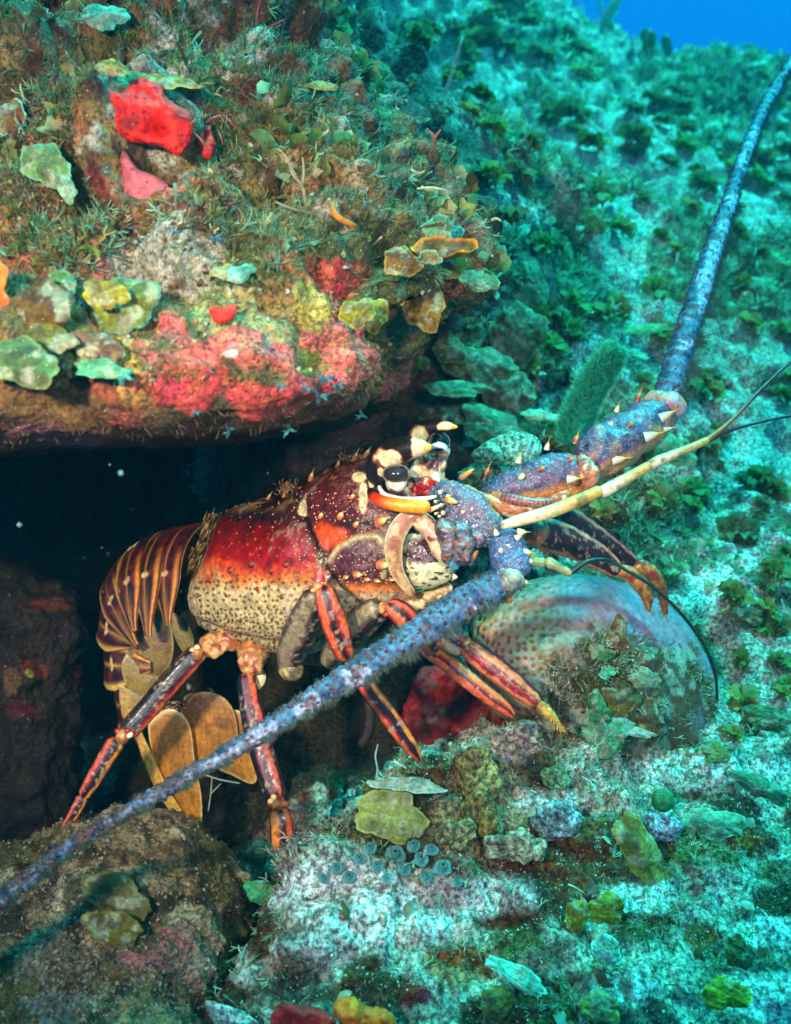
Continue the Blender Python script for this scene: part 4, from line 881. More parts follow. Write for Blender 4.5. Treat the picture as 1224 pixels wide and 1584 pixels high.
def spinules(path, count, seed):
    rg = random.Random(seed); S = spline(np.array(path, float), 300); gs = []
    for q in range(count):
        i = 4+int(290*(q+rg.random())/count); x, y, d, r = S[i]; tx, ty = S[i+2][:2]-S[i-2][:2]; l = math.hypot(tx, ty); tx /= l; ty /= l; nx, ny = -ty, tx
        a = rg.uniform(-1.3, 1.3); rr = math.sin(a)*r; dz = -math.cos(a)*r*d/F
        dv = (RIGHT*nx-UP*ny)*math.sin(a)-FWD*math.cos(a)+(RIGHT*tx-UP*ty)*1.3
        gs.append(cone(P(x+nx*rr, y+ny*rr, d+dz), dv, px2m(2.3, d), px2m(rg.uniform(5, 9), d), srgb(120, 80, 70), srgb(40, 24, 30), m=6, n=5))
    return joined(gs)
tag(part('spinules', spinules(NPATH, 230, 1), 'flag', NA), kind='stuff')
def ball(pts, n=70, m=60, c=blue_gran): return tube(pts, n, m, 1, c, gran_d)
part('peduncle', ball([(772, 830, .464, 22), (786, 850, .458, 31), (791, 876, .453, 32), (786, 898, .450, 27)], c=lambda U, T, V: mix(srgb(54, 84, 124), srgb(88, 112, 146), sstep(.1, .35, fbm(V, 700, 2, 51)))), 'gran', NA)
part('collar', tube([(772, 884, .452, 12), (788, 894, .447, 20), (800, 902, .449, 16), (808, 910, .452, 6)], 40, 34, color=mottled(srgb(96, 110, 120), srgb(180, 170, 130), srgb(120, 100, 60)), disp=gran_d), 'gran', NA)
for x, y, dx, dy, r, L, tip in ((803, 823, 1, 0, 7, 16, 1), (812, 854, 1, .1, 7, 15, 1), (800, 832, .6, -.4, 6, 12, 0), (776, 851, .1, -.1, 5, 7, 0), (818, 868, 1, .05, 6, 12, 1), (796, 890, .5, .6, 5, 10, 1), (784, 894, .2, .7, 5, 9, 1), (704, 892, -.4, .5, 5, 9, 1), (812, 900, 1, .3, 5, 9, 1), (768, 826, -.3, -.9, 5, 12, 0)):
    part('spine', cone(P(x, y, .449), dirpx(dx, dy, -.25), px2m(r*.8), px2m(L*1.2), srgb(226, 206, 176), srgb(196, 160, 30) if tip else srgb(226, 160, 90)), parent=NA)
gs = [tube([(790, 906, .452, 8), (786, 922, .451, 7), (788, 934, .452, 4)], 24, 16, color=mottled(srgb(190, 120, 40), srgb(120, 70, 24), srgb(230, 170, 80)), disp=lambda U, T, V: fbm(V, 700, 2, 3)*.0012)]
part('bristle_tuft', joined(gs), parent=NA)
# far antenna
FA = empty('antenna', ORG, LOB); FA.location = Vector(P(860, 730, .50)-ORG); FA['label'] = 'far antenna rising past the right edge, mauve blotches on blue'
FPATH = [(1022, 636, .560, 16), (1034, 604, .566, 21), (1048, 560, .574, 20), (1070, 490, .590, 18.5), (1096, 408, .615, 16), (1126, 320, .645, 13), (1154, 236, .680, 10.5), (1188, 156, .720, 9.5), (1226, 96, .755, 8.5), (1300, -10, .81, 8)]
part('flagellum', tube(FPATH, 700, 60, 1, flag_color(45), lambda U, T, V: fbm(V, 160, 3, 75)*.0008+.0003*np.sin(U*420)), 'flag', FA)
tag(part('spinules', spinules(FPATH, 200, 2), 'flag', FA), kind='stuff')
tag(part('bristles', fringe(FPATH, 1, 8000, 26, [srgb(60, 90, 70), srgb(80, 120, 100), srgb(96, 80, 60), srgb(70, 110, 110)], .05), 'leaf', FA), kind='stuff')
def ped_col(U, T, V):
    C = blue_gran(U, T, V); C = mix(C, srgb(80, 68, 104), .4+0*U)
    tt = np.degrees(T); return mix(C, srgb(206, 130, 60), sstep(70, 30, np.abs((tt-80+180) % 360-180)+fbm(V, 90, 3, 3)*40)*.9)
part('peduncle', ball([(744, 762, .495, 18), (772, 766, .491, 28), (806, 752, .488, 32), (846, 736, .488, 32), (882, 730, .492, 30), (902, 724, .496, 24)], 110, 70, ped_col), 'gran', FA)
part('peduncle', ball([(896, 722, .498, 26), (920, 706, .502, 36), (956, 684, .512, 38), (990, 662, .524, 35), (1020, 640, .538, 30), (1032, 628, .544, 22)], 120, 70, ped_col), 'gran', FA)
part('collar', tube([(896, 704, .490, 10), (906, 720, .484, 15), (912, 742, .484, 15), (902, 758, .488, 9)], 44, 30, color=mottled(srgb(206, 120, 70), srgb(160, 80, 50), srgb(240, 200, 160), 150), disp=gran_d), 'gran', FA)
part('collar', tube([(996, 622, .546, 10), (1016, 624, .536, 20), (1040, 628, .534, 20), (1050, 640, .540, 10)], 44, 30, color=mottled(srgb(206, 130, 90), srgb(190, 170, 190), srgb(150, 80, 60), 150), disp=gran_d), 'gran', FA)
part('hinge', tube([(700, 752, .486, 4), (724, 762, .482, 10), (756, 778, .478, 13), (800, 786, .476, 14), (846, 780, .478, 12), (880, 762, .482, 8), (912, 754, .488, 4)], 90, 34, color=mottled(srgb(216, 140, 50), srgb(170, 90, 40), srgb(226, 200, 160), 120), disp=lambda U, T, V: fbm(V, 200, 3, 6)*.0014))
part('hinge', tube([(760, 764, .480, 5), (790, 772, .474, 9), (826, 778, .472, 8), (858, 776, .474, 6)], 70, 26, color=lambda U, T, V: mix(mix(srgb(120, 54, 56), srgb(176, 104, 60), sstep(0, .3, fbm(V, 150, 3, 7))), srgb(170, 150, 150), sstep(.4, .95, np.sin(U*110+fbm(V, 90, 3, 4)*6))*.45)))
part('hinge', tube([(718, 776, .474, 7), (746, 790, .470, 10), (770, 806, .466, 9), (784, 816, .466, 4)], 60, 26, color=mottled(srgb(220, 130, 30), srgb(180, 90, 30), srgb(240, 190, 110))))
for x, y, dx, dy, r, L, dk in ((750, 740, .25, -1, 10, 30, 1), (802, 714, .2, -1, 8, 18, 0), (846, 694, .1, -1, 7, 18, 0), (890, 684, .2, -1, 9, 20, 2), (806, 736, -.2, -.2, 9, 8, 0), (835, 726, .6, -.3, 8, 14, 2), (880, 712, .6, -.4, 8, 14, 2), (880, 742, 1, -.05, 11, 24, 0), (950, 712, 1, -.1, 12, 30, 0),
                                (1000, 676, 1, -.25, 13, 34, 0), (1024, 646, 1, -.5, 12, 32, 0), (972, 660, .6, -.7, 8, 18, 2), (954, 636, .2, -1, 7, 18, 0), (986, 620, .2, -1, 8, 24, 2), (1028, 664, 1, -.1, 6, 20, 0), (928, 724, .6, .1, 7, 12, 0), (946, 656, .1, -1, 6, 10, 0)):
    part('spine', cone(P(x, y, .475 if x < 900 else .495), dirpx(dx, dy, -.3), px2m(r*.62), px2m(L*.95), srgb(60, 26, 40) if dk == 1 else srgb(150, 60, 60) if dk == 2 else srgb(226, 206, 176), srgb(216, 110, 20) if dk == 1 else srgb(206, 160, 40), bend=(.15, 0, .1)), parent=FA)
# antennules
AU = empty('antennule', ORG, LOB); AU.location = Vector(P(780, 812, .46)-ORG); AU['label'] = 'pale yellow antennule forking towards the right edge'
yl = lambda U, T, V: mix(mix(srgb(226, 210, 160), srgb(206, 160, 70), sstep(.1, .8, U)), srgb(130, 100, 40), sstep(.15, .4, fbm(V, 150, 3, 8))*.8)
part('stem', tube([(774, 814, .452, 6), (800, 806, .451, 9), (850, 792, .452, 10.5), (900, 772, .454, 10), (932, 757, .456, 9)], 90, 26, color=yl), parent=AU)
part('stem', tube([(926, 764, .457, 9), (942, 756, .457, 10), (980, 734, .460, 8), (1008, 718, .462, 7.5)], 60, 26, color=yl), parent=AU)
part('stem', tube([(1002, 722, .463, 8), (1020, 712, .463, 8), (1060, 696, .466, 6.5), (1096, 680, .470, 5.5)], 60, 24, color=yl), parent=AU)
part('filament', tube([(1090, 684, .470, 5), (1130, 652, .476, 3.6), (1180, 600, .485, 3), (1240, 544, .495, 2.6), (1300, 490, .51, 2)], 120, 14, color=lambda U, T, V: mix(srgb(150, 96, 40), srgb(90, 50, 30), sstep(.1, .4, U))), parent=AU)
part('filament', tube([(1092, 684, .471, 4), (1130, 666, .477, 2.8), (1180, 652, .486, 2.4), (1240, 640, .497, 2.2), (1300, 630, .51, 2)], 120, 14, color=srgb(60, 36, 44)), parent=AU)
AV = empty('antennule', ORG, LOB); AV.location = Vector(P(800, 870, .46)-ORG); AV['label'] = 'green jointed antennule curling along the rim of the coral dome'
gr = mottled(srgb(110, 130, 80), srgb(150, 150, 90), srgb(80, 90, 50))
part('stem', tube([(806, 866, .452, 6), (826, 868, .450, 8), (846, 872, .449, 8)], 30, 22, color=gr), parent=AV)
part('stem', tube([(844, 872, .449, 8), (850, 871, .448, 9.5), (862, 876, .447, 7), (876, 884, .447, 7), (886, 888, .447, 5)], 40, 22, color=gr), parent=AV)
part('stem', tube([(806, 868, .455, 6), (818, 862, .453, 8), (828, 868, .453, 6)], 20, 18, color=srgb(206, 176, 40)), parent=AV)
part('filament', tube([(878, 888, .447, 5), (888, 882, .447, 5), (902, 872, .447, 4), (922, 866, .450, 3.5), (944, 868, .456, 3), (968, 882, .480, 2.4), (1006, 905, .500, 2.6), (1050, 945, .515, 2.8), (1086, 992, .53, 2.8), (1106, 1040, .54, 2.6), (1110, 1085, .55, 2)], 200, 12, color=srgb(24, 40, 36)), parent=AV)
# ------------------------------------------------------------------ what grows on the reef
ZB = {}
def zadd(V, N):
    px, py, d = proj(V.reshape(-1, 3)); n = N.reshape(-1, 3)
    keep = (px > -60) & (px < 1284) & (py > -60) & (py < 1644) & (d > .1)
    ix = ((px[keep]+60)/4).astype(int); iy = ((py[keep]+60)/4).astype(int); dd = d[keep]; vv = V.reshape(-1, 3)[keep]; nn = n[keep]
    if 'd' not in ZB: ZB['d'] = np.full((432, 340), 99.); ZB['n'] = np.zeros((432, 340, 3)); ZB['n'][:] = -FWD
    o = np.argsort(-dd); ZB0 = ZB['d'][iy[o], ix[o]]; m = dd[o] < ZB0
    o = o[m]; ZB['d'][iy[o], ix[o]] = dd[o]; ZB['n'][iy[o], ix[o]] = nn[o]
zadd(TERR['V'], TERR['N'])
for g_, n_ in ((WLV, WLN), (BRV, BRN), (LV, LN)): zadd(g_, n_)
def surf(px, py):
    ix, iy = int((px+60)/4), int((py+60)/4); w_ = ZB['d'][max(iy-2, 0):iy+3, max(ix-2, 0):ix+3]
    d = float(w_.min()); return (d if d < 50 else .9), ZB['n'][iy, ix]
def basis(n):
    n = n/np.linalg.norm(n, axis=-1, keepdims=True); h = np.where(np.abs(n[..., 2:3]) < .9, [[0, 0, 1.]], [[1., 0, 0]])
    a = np.cross(h, n); a /= np.linalg.norm(a, axis=-1, keepdims=True); return a, np.cross(n, a), n
# leaf templates in unit size: (verts, quads); z is up from the rock
def fan_tpl(nr=4, na=6, spread=1.5, ruf=.22, ph=0, k=5, curl=.4, stalk=.12):
    r = np.linspace(stalk, 1, nr); a = np.linspace(-spread, spread, na); R_, A2 = np.meshgrid(r, a, indexing='ij')
    rr = R_*(1+.12*np.sin(A2*k*1.7+ph))
    x = rr*np.sin(A2)*.8; z = rr*np.cos(A2)*.75+.25*R_; y = ruf*R_**2*np.sin(A2*k+ph)+curl*R_**2
    return np.stack([x, y, z], -1).reshape(-1, 3), grid_faces(nr, na, False)
def strap_tpl(bend=.5, wd=.12, n=5, ph=0, fork=False):
    V = []; Q = []
    def add(p0, dr, L, w0, w1):
        b = len(V)
        for i in range(n):
            t = i/(n-1); c = np.array(p0)+np.array(dr)*L*t+np.array([0, bend*t*t*L*.6, 0])+np.array([math.sin(t*4+ph)*.06, 0, 0]); w2 = w0+(w1-w0)*t
            V.append(c-[w2, 0, 0]); V.append(c+[w2, 0, 0])
        for i in range(n-1): Q.append((b+2*i, b+2*i+1, b+2*i+3, b+2*i+2))
        return c
    e = add((0, 0, 0), (0, .1, 1), .55 if fork else 1, wd*.7, wd)
    if fork: add(e, (.55, .1, .8), .5, wd, wd*.5); add(e, (-.55, 0, .8), .5, wd, wd*.5)
    return np.array(V), np.array(Q)
def hair_tpl(): return np.array([(-.022, 0, 0), (.022, 0, 0), (.015, .12, .55), (-.015, .12, .55), (0, .3, 1.0), (.005, .3, 1.0)]), np.array([(0, 1, 2, 3), (3, 2, 5, 4)])
def scatter(name, V, N, count, tpls, size, cols, seed, lean=.5, lift=0, filt=None, dscale=None, mat='leaf', mask=None):
    """one mass of small growth: every blade a copy of a template turned, leant and tinted at random"""
    rg = np.random.default_rng(seed); Vf = V.reshape(-1, 3); Nf = N.reshape(-1, 3)
    px, py, d = proj(Vf); vis = (px > -90) & (px < 1310) & (py > -90) & (py < 1680) & (d > .2)
    if filt is not None: vis &= filt(px, py, d, Vf, Nf)
    idx = np.flatnonzero(vis)
    if mask is not None:
        pr = np.clip(mask(Vf[idx]), 0, 1); idx = idx[rg.random(len(idx)) < pr]
    idx = rg.choice(idx, count); out = []; nl = Nf[idx]; nl = nl+rg.normal(0, lean, (count, 3)); a, b, c = basis(nl)
    th = rg.random(count)*6.283; ca, sa = np.cos(th)[:, None], np.sin(th)[:, None]; a, b = a*ca+b*sa, b*ca-a*sa
    sz = rg.uniform(size[0], size[1], count)**1.0
    if dscale: sz = sz*dscale(d[idx])
    cc = np.array(cols)[rg.integers(0, len(cols), count)]*rg.uniform(.7, 1.25, (count, 1))
    which = rg.integers(0, len(tpls), count)
    for t, (tv, tq) in enumerate(tpls):
        m = which == t; k = int(m.sum())
        W2 = Vf[idx[m]][:, None]+sz[m][:, None, None]*(tv[None, :, 0:1]*a[m][:, None]+tv[None, :, 1:2]*b[m][:, None]+tv[None, :, 2:3]*c[m][:, None])+(c[m]*lift)[:, None]
        Q2 = (tq[None]+(np.arange(k)*len(tv))[:, None, None]).reshape(-1, 4)
        tipf = (.75+.55*tv[:, 2].clip(0, 1))[None, :, None]
        out.append((W2.reshape(-1, 3), [Q2], (cc[m][:, None]*tipf).reshape(-1, 3)))
    V_, F_, C_ = joined(out)
    o = link(name, raw_mesh(name, V_, F_, C_), M[mat]); tag(o, kind='stuff'); return o
def tuft_tpl(seed, n=9):
    rg = random.Random(seed); V = []; Q = []
    for q in range(n):
        a = rg.uniform(0, 6.28); t = rg.uniform(.1, 1.1); L = rg.uniform(.6, 1.1); d = np.array([math.cos(a)*math.sin(t), math.sin(a)*math.sin(t), math.cos(t)]); s_ = np.cross(d, [.3, .2, .9]); s_ /= np.linalg.norm(s_); b = len(V)
        o = np.array([rg.uniform(-.12, .12), rg.uniform(-.12, .12), 0]); k = np.array([rg.uniform(-.3, .3), rg.uniform(-.3, .3), -.1])
        for f, w_ in ((0, .03), (.5, .045), (1, .012)):
            c = o+d*L*f+k*f*f; V += [c-s_*w_, c+s_*w_]
        Q += [(b, b+1, b+3, b+2), (b+2, b+3, b+5, b+4)]
    return np.array(V), np.array(Q)
TUFT = [tuft_tpl(i) for i in range(6)]
FANS = [fan_tpl(ph=i*1.3, k=4+i % 3, ruf=.18+.06*(i % 3), curl=.2+.15*(i % 3), spread=1.2+.25*(i % 3)) for i in range(6)]
STR = [strap_tpl(.3+.2*i, .07+.02*(i % 2), ph=i, fork=i % 2 == 0) for i in range(5)]
OLV = [srgb(92, 104, 44), srgb(70, 92, 50), srgb(118, 118, 60), srgb(60, 72, 34), srgb(104, 84, 44), srgb(140, 146, 96)]
PALE = [srgb(206, 206, 186), srgb(170, 180, 150), srgb(186, 170, 140), srgb(150, 150, 130)]
HAIR = [hair_tpl()]
NT = TERR['N']; VT = TERR['V']
patch = lambda s, sd, lo, hi: (lambda p: .02+sstep(lo, hi, fbm(p, s, 4, sd)))
dsc = lambda d: np.clip(d/1.0, .45, 1.9)
rightf = lambda px, py, d, V, N: ~((px < 660) & (py > 600) & (d > .56))
PM = lambda p: .012+sstep(.0, .10, fbm(p, 7, 4, 301))
nearf = lambda px, py, d, V, N: ~((px < 660) & (py > 600) & (d > .56)) & (d < .72)
farf = lambda px, py, d, V, N: (d > .66) & ~((px < 660) & (py > 600))
OLT = [srgb(150, 206, 180), srgb(110, 160, 112), srgb(96, 150, 110), srgb(140, 170, 120), srgb(100, 136, 96), srgb(130, 130, 90), srgb(170, 200, 160)]
scatter('filament_tufts', VT, NT, 16000, TUFT, (.006, .015), OLT+[srgb(130, 170, 130), srgb(150, 190, 160), srgb(110, 140, 90)], 41, .5, filt=farf, dscale=dsc, mask=PM)
scatter('filament_tufts', VT, NT, 2600, TUFT, (.002, .006), OLT+PALE+[srgb(120, 84, 50)], 42, .6, filt=nearf, mask=patch(20, 308, -.05, .15))
scatter('ruffled_algae', VT, NT, 3600, FANS, (.004, .012), OLT, 1, .6, filt=farf, dscale=dsc, mask=PM)
scatter('ruffled_algae', VT, NT, 160, FANS, (.003, .007), PALE+[srgb(120, 84, 50)], 31, .6, filt=nearf, mask=lambda p: .4+0*p[:, 0])
scatter('strap_algae', VT, NT, 4000, STR, (.008, .020), OLT+PALE, 2, .8, filt=farf, dscale=dsc, mask=PM)
scatter('strap_algae', VT, NT, 900, STR, (.003, .009), OLT+PALE, 32, .8, filt=nearf, mask=patch(16, 306, .0, .2))
scatter('algal_turf', VT, NT, 50000, HAIR, (.002, .007), OLT+PALE+[srgb(150, 96, 60)], 3, .9, filt=rightf, dscale=dsc, mask=lambda p: .06+sstep(-.04, .08, fbm(p, 7, 4, 301)+.3*fbm(p, 22, 3, 303)))
scatter('sediment_flakes', VT, NT, 34000, [fan_tpl(2, 4, 1.2, .1)], (.0008, .0028), PALE+[srgb(226, 222, 210)], 4, 1.4, filt=rightf, dscale=dsc)
LC = [srgb(126, 112, 50), srgb(96, 96, 44), srgb(150, 124, 62), srgb(86, 60, 34), srgb(170, 160, 110)]
lf = lambda px, py, d, V, N: (d < .75) & (py < 590) & (np.hypot((px-215)/100, (py-210)/120) > 1)
lup = lambda px, py, d, V, N: (d < .78) & (py < 400+50*np.sin(px/50)) & (np.hypot((px-215)/110, (py-210)/120) > 1)
scatter('algal_turf', LV, LN, 30000, HAIR, (.0015, .006), LC+[srgb(190, 180, 150), srgb(150, 70, 44)], 5, .8, filt=lf, mask=patch(20, 311, -.1, .2))
scatter('algal_turf', LV, LN, 15000, HAIR, (.0015, .007), LC+[srgb(120, 150, 110), srgb(150, 170, 140)], 35, .8, filt=lup, mask=patch(13, 314, -.1, .15))
scatter('filament_tufts', LV, LN, 2000, TUFT, (.003, .008), LC+[srgb(110, 150, 110), srgb(130, 170, 140), srgb(96, 110, 70)], 43, .5, filt=lup, mask=patch(12, 316, .0, .15))
scatter('filament_tufts', LV, LN, 1300, TUFT, (.002, .005), LC, 44, .5, filt=lf, mask=patch(22, 317, -.0, .15))
scatter('strap_algae', LV, LN, 500, STR, (.004, .011), LC+[srgb(110, 150, 120), srgb(140, 160, 130)], 6, .7, filt=lup, mask=patch(16, 312, .0, .2))
scatter('ruffled_algae', LV, LN, 420, FANS, (.004, .010), LC+[srgb(100, 130, 80), srgb(130, 170, 130)], 7, .5, filt=lup, mask=patch(14, 313, .05, .25))
scatter('strap_algae', LV, LN, 900, STR, (.003, .007), LC+[srgb(120, 150, 130)], 36, .7, filt=lf, mask=patch(24, 315, .05, .2))
scatter('sediment_flakes', LV, LN, 6000, [fan_tpl(2, 4, 1.2, .1)], (.0007, .0024), [srgb(170, 156, 110), srgb(130, 60, 40), srgb(160, 130, 50), srgb(120, 110, 50), srgb(180, 174, 160)], 8, 1.4, filt=lf)
scatter('algal_turf', BRV, BRN, 16000, HAIR, (.0012, .004), [srgb(120, 96, 60), srgb(160, 140, 110), srgb(84, 70, 36), srgb(150, 90, 80)], 9, .8, filt=lambda px, py, d, V, N: d < .6)
scatter('sediment_flakes', BRV, BRN, 9000, [fan_tpl(2, 4, 1.2, .1)], (.0006, .0018), [srgb(180, 150, 120), srgb(120, 100, 50), srgb(190, 160, 150)], 10, 1.4, filt=lambda px, py, d, V, N: d < .6)
scatter('algal_turf', WLV, WLN, 9000, HAIR, (.002, .007), [srgb(64, 62, 40), srgb(90, 84, 60)], 12, .8)

# ---- single growths ------------------------------------------------------------------
def body(name, label, cat, outline, d=None, front=10, back=10, col=None, colf=None, mat='soft', p=2.2, n=70, m=110, nd=.0012, ns=120, gx=0, gy=0, group=None, parent=None, seed=0, disp=None, lift=0):
    O = np.array(outline, float); cx, cy = O.mean(0)
    if d is None: d = surf(cx, cy)[0]-lift
    cf = colf or (lambda V, N, px, py: mix(mix(col, np.asarray(col)*.6, sstep(0, .4, fbm(V, 90, 3, seed+1))), np.minimum(np.asarray(col)*1.5, 1), sstep(.1, .4, fbm(V, 140, 3, seed+2))))
    V, Fs, C, G, N = blob(outline, d, front*d/F, back*d/F, gx=gx, gy=gy, p=p, n=n, m=m, color=cf, disp=disp or (lambda V: fbm(V, ns, 4, seed)*nd))
    o = link(name, raw_mesh(name, V, Fs, C), M[mat], parent=parent, origin=V.mean(0))
    if label: tag(o, label, cat, group)
    return o
def ell(cx, cy, rx, ry, k=12, wob=.12, seed=0, rot=0):
    rg = random.Random(seed+int(cx*7+cy)); r = []
    for i in range(k):
        a = i/k*6.283; w_ = 1+rg.uniform(-wob, wob); x, y = rx*w_*math.cos(a), ry*w_*math.sin(a)
        r.append((cx+x*math.cos(rot)-y*math.sin(rot), cy+x*math.sin(rot)+y*math.cos(rot)))
    return r
def plate(label, cx, cy, rx, ry, col, rim=None, rot=0, tilt=.0, lift=.006, name='lobed_plate', cat='plate alga', thick=2.2, dish=-.3, wave=.10, seed=0, d=None, group=None, parent=None, nseg=110):
    """thin curved blade held off the rock: banded, wavy rim, real thickness; tilt>0 brings its lower edge forward"""
    if d is None: d = surf(cx, cy)[0]-lift
    n, m = 34, nseg; s = d/F; rg = random.Random(seed*31+int(cx)); ph = [rg.uniform(0, 6.28) for _ in range(4)]
    r = np.linspace(0.001, 1, n); a = np.linspace(0, 2*math.pi, m, endpoint=False); R_, A2 = np.meshgrid(r, a, indexing='ij')
    lob = 1+wave*np.sin(2*A2+ph[0])+wave*.8*np.sin(3*A2+ph[2])+wave*.7*np.sin(5*A2+ph[1])+wave*.3*np.sin(11*A2+ph[2])+wave*.15*np.sin(23*A2+ph[3])
    lx = R_*lob*np.cos(A2)*rx*s; ly = R_*lob*np.sin(A2)*ry*s
    X = lx*math.cos(rot)-ly*math.sin(rot); Y = lx*math.sin(rot)+ly*math.cos(rot)
    sc_ = min(rx, ry)*s
    Z = sc_*(dish*R_**2+.10*R_**3*np.sin(4*A2+ph[3])+.06*R_**3*np.sin(9*A2+ph[1]))
    c = P(cx, cy, d); t = math.atan(tilt); yv = UP*-math.cos(t)-FWD*math.sin(t); zv = -FWD*math.cos(t)+UP*math.sin(t)
    V = c+RIGHT*X[..., None]+yv*Y[..., None]+zv*Z[..., None]
    nz = fbm(V, 150, 3, seed+400); V = V+zv*(nz*.0012+.00010*np.sin(R_*17+nz*4))[..., None]
    C = mix(col, np.asarray(col)*.62, sstep(-.1, .35, nz)); C = mix(C, np.minimum(np.asarray(col)*1.45, 1), (.5+.5*np.sin(R_*17+nz*6))*.16)
    C = mix(C, srgb(150, 150, 124), sstep(.02, .26, fbm(V, 200, 5, seed+410))*.7); C = mix(C, np.asarray(col)*.35, sstep(.15, .4, fbm(V, 90, 4, seed+420))*.7)
    if rim is not None: C = mix(C, rim, sstep(.86, .97, R_))
    th_ = thick*s*np.sqrt(np.clip(1-R_**6, 0, 1))
    W2 = V-zv*th_[..., None]; k = n*m
    f1 = grid_faces(n, m, True); f2 = grid_faces(n, m, True)[:, ::-1]+k; j = np.arange(m); j2 = (j+1) % m
    e = np.stack([(n-1)*m+j, k+(n-1)*m+j, k+(n-1)*m+j2, (n-1)*m+j2], 1)
    o = link(name, raw_mesh(name, np.vstack([V.reshape(-1, 3), W2.reshape(-1, 3)]), [f1[:, ::-1], f2[:, ::-1], e[:, ::-1]], np.vstack([C.reshape(-1, 3)]*2)), M['plate'], parent=parent, origin=c)
    if label: tag(o, label, cat, group)
    return o
def twig(name, label, cat, paths, col, mat='leaf', disp=None, colf=None):
    V, Fs, C = joined([tube(p_, 24, 10, color=colf or col, disp=disp) for p_ in paths])
    o = link(name, raw_mesh(name, V, Fs, C), M[mat], origin=V[0]); tag(o, label, cat); return o
RS = srgb(226, 14, 6)
def redsp(V, N, px, py):
    C = mix(RS, srgb(150, 4, 4), sstep(.0, .4, fbm(V, 90, 3, 801)))
    C = mix(C, srgb(40, 8, 6), sstep(.26, .18, worley(V, 260, 5)[0])*.7); return C
body('sponge', 'bright red encrusting sponge with a dark pit high on the ledge', 'sponge', [(142, 150), (158, 128), (172, 138), (196, 140), (216, 124), (246, 132), (268, 160), (292, 188), (300, 212), (284, 240), (258, 236), (232, 226), (196, 214), (160, 190), (146, 176)],
     lift=.004, front=24, back=26, colf=redsp, n=140, m=200, seed=3, disp=lambda V: fbm(V, 70, 4, 3)*.005+fbm(V, 300, 3, 4)*.0008-.009*np.exp(-((proj(V)[0]-240)**2+(proj(V)[1]-196)**2)/260))
body('sponge', 'small ragged red sponge scrap beside the large red one', 'sponge', ell(318, 216, 14, 22, seed=4), lift=.002, front=10, back=10, col=srgb(190, 20, 10), nd=.003)
body('sponge', 'dusty pink pitted sponge under the bright red sponge', 'sponge', [(176, 232), (196, 236), (214, 262), (240, 272), (262, 290), (250, 312), (222, 322), (192, 316), (180, 296), (190, 272)], lift=.004, front=22, back=20,
     colf=lambda V, N, px, py: mix(mix(srgb(206, 96, 100), srgb(150, 60, 70), sstep(0, .4, fbm(V, 60, 3, 5))), srgb(110, 50, 70), sstep(.3, .18, worley(V, 300, 6)[0])*.8), seed=6)
body('sponge', 'orange sponge cut by the left edge of the view', 'sponge', [(-40, 400), (0, 402), (16, 420), (12, 450), (20, 474), (-6, 486), (-40, 480)], lift=.006, front=14, back=16, col=srgb(240, 100, 10), seed=8, nd=.002)
body('sponge', 'small scarlet sponge nub in the middle of the ledge front', 'sponge', [(320, 478), (336, 474), (342, 482), (362, 472), (366, 482), (352, 494), (334, 496)], lift=.004, front=8, back=8, col=srgb(214, 22, 12), seed=9, nd=.002)
body('sponge', 'glowing orange lumpy sponge at the bottom edge', 'sponge', [(522, 1600), (520, 1560), (544, 1548), (570, 1556), (600, 1566), (620, 1600), (560, 1620)], lift=.012, front=20, back=20, col=srgb(255, 104, 0), seed=10, nd=.004)
body('sponge', 'dark red sponge left of the orange one at the bottom edge', 'sponge', [(420, 1600), (422, 1562), (440, 1548), (462, 1556), (496, 1562), (520, 1584), (500, 1620)], lift=.010, front=18, back=18, col=srgb(170, 20, 10), seed=11, nd=.004)
body('sponge', 'blood red sponge coating the hollow under the coral dome', 'sponge', [(640, 1050), (680, 1036), (730, 1060), (790, 1100), (770, 1130), (700, 1150), (650, 1164), (632, 1120)], d=.585, front=16, back=30, col=srgb(130, 6, 12), seed=12, n=120, m=180, disp=lambda V: fbm(V, 50, 5, 12)*.008+(.5-np.clip(worley(V, 120, 3)[0], 0, .8))*.005)
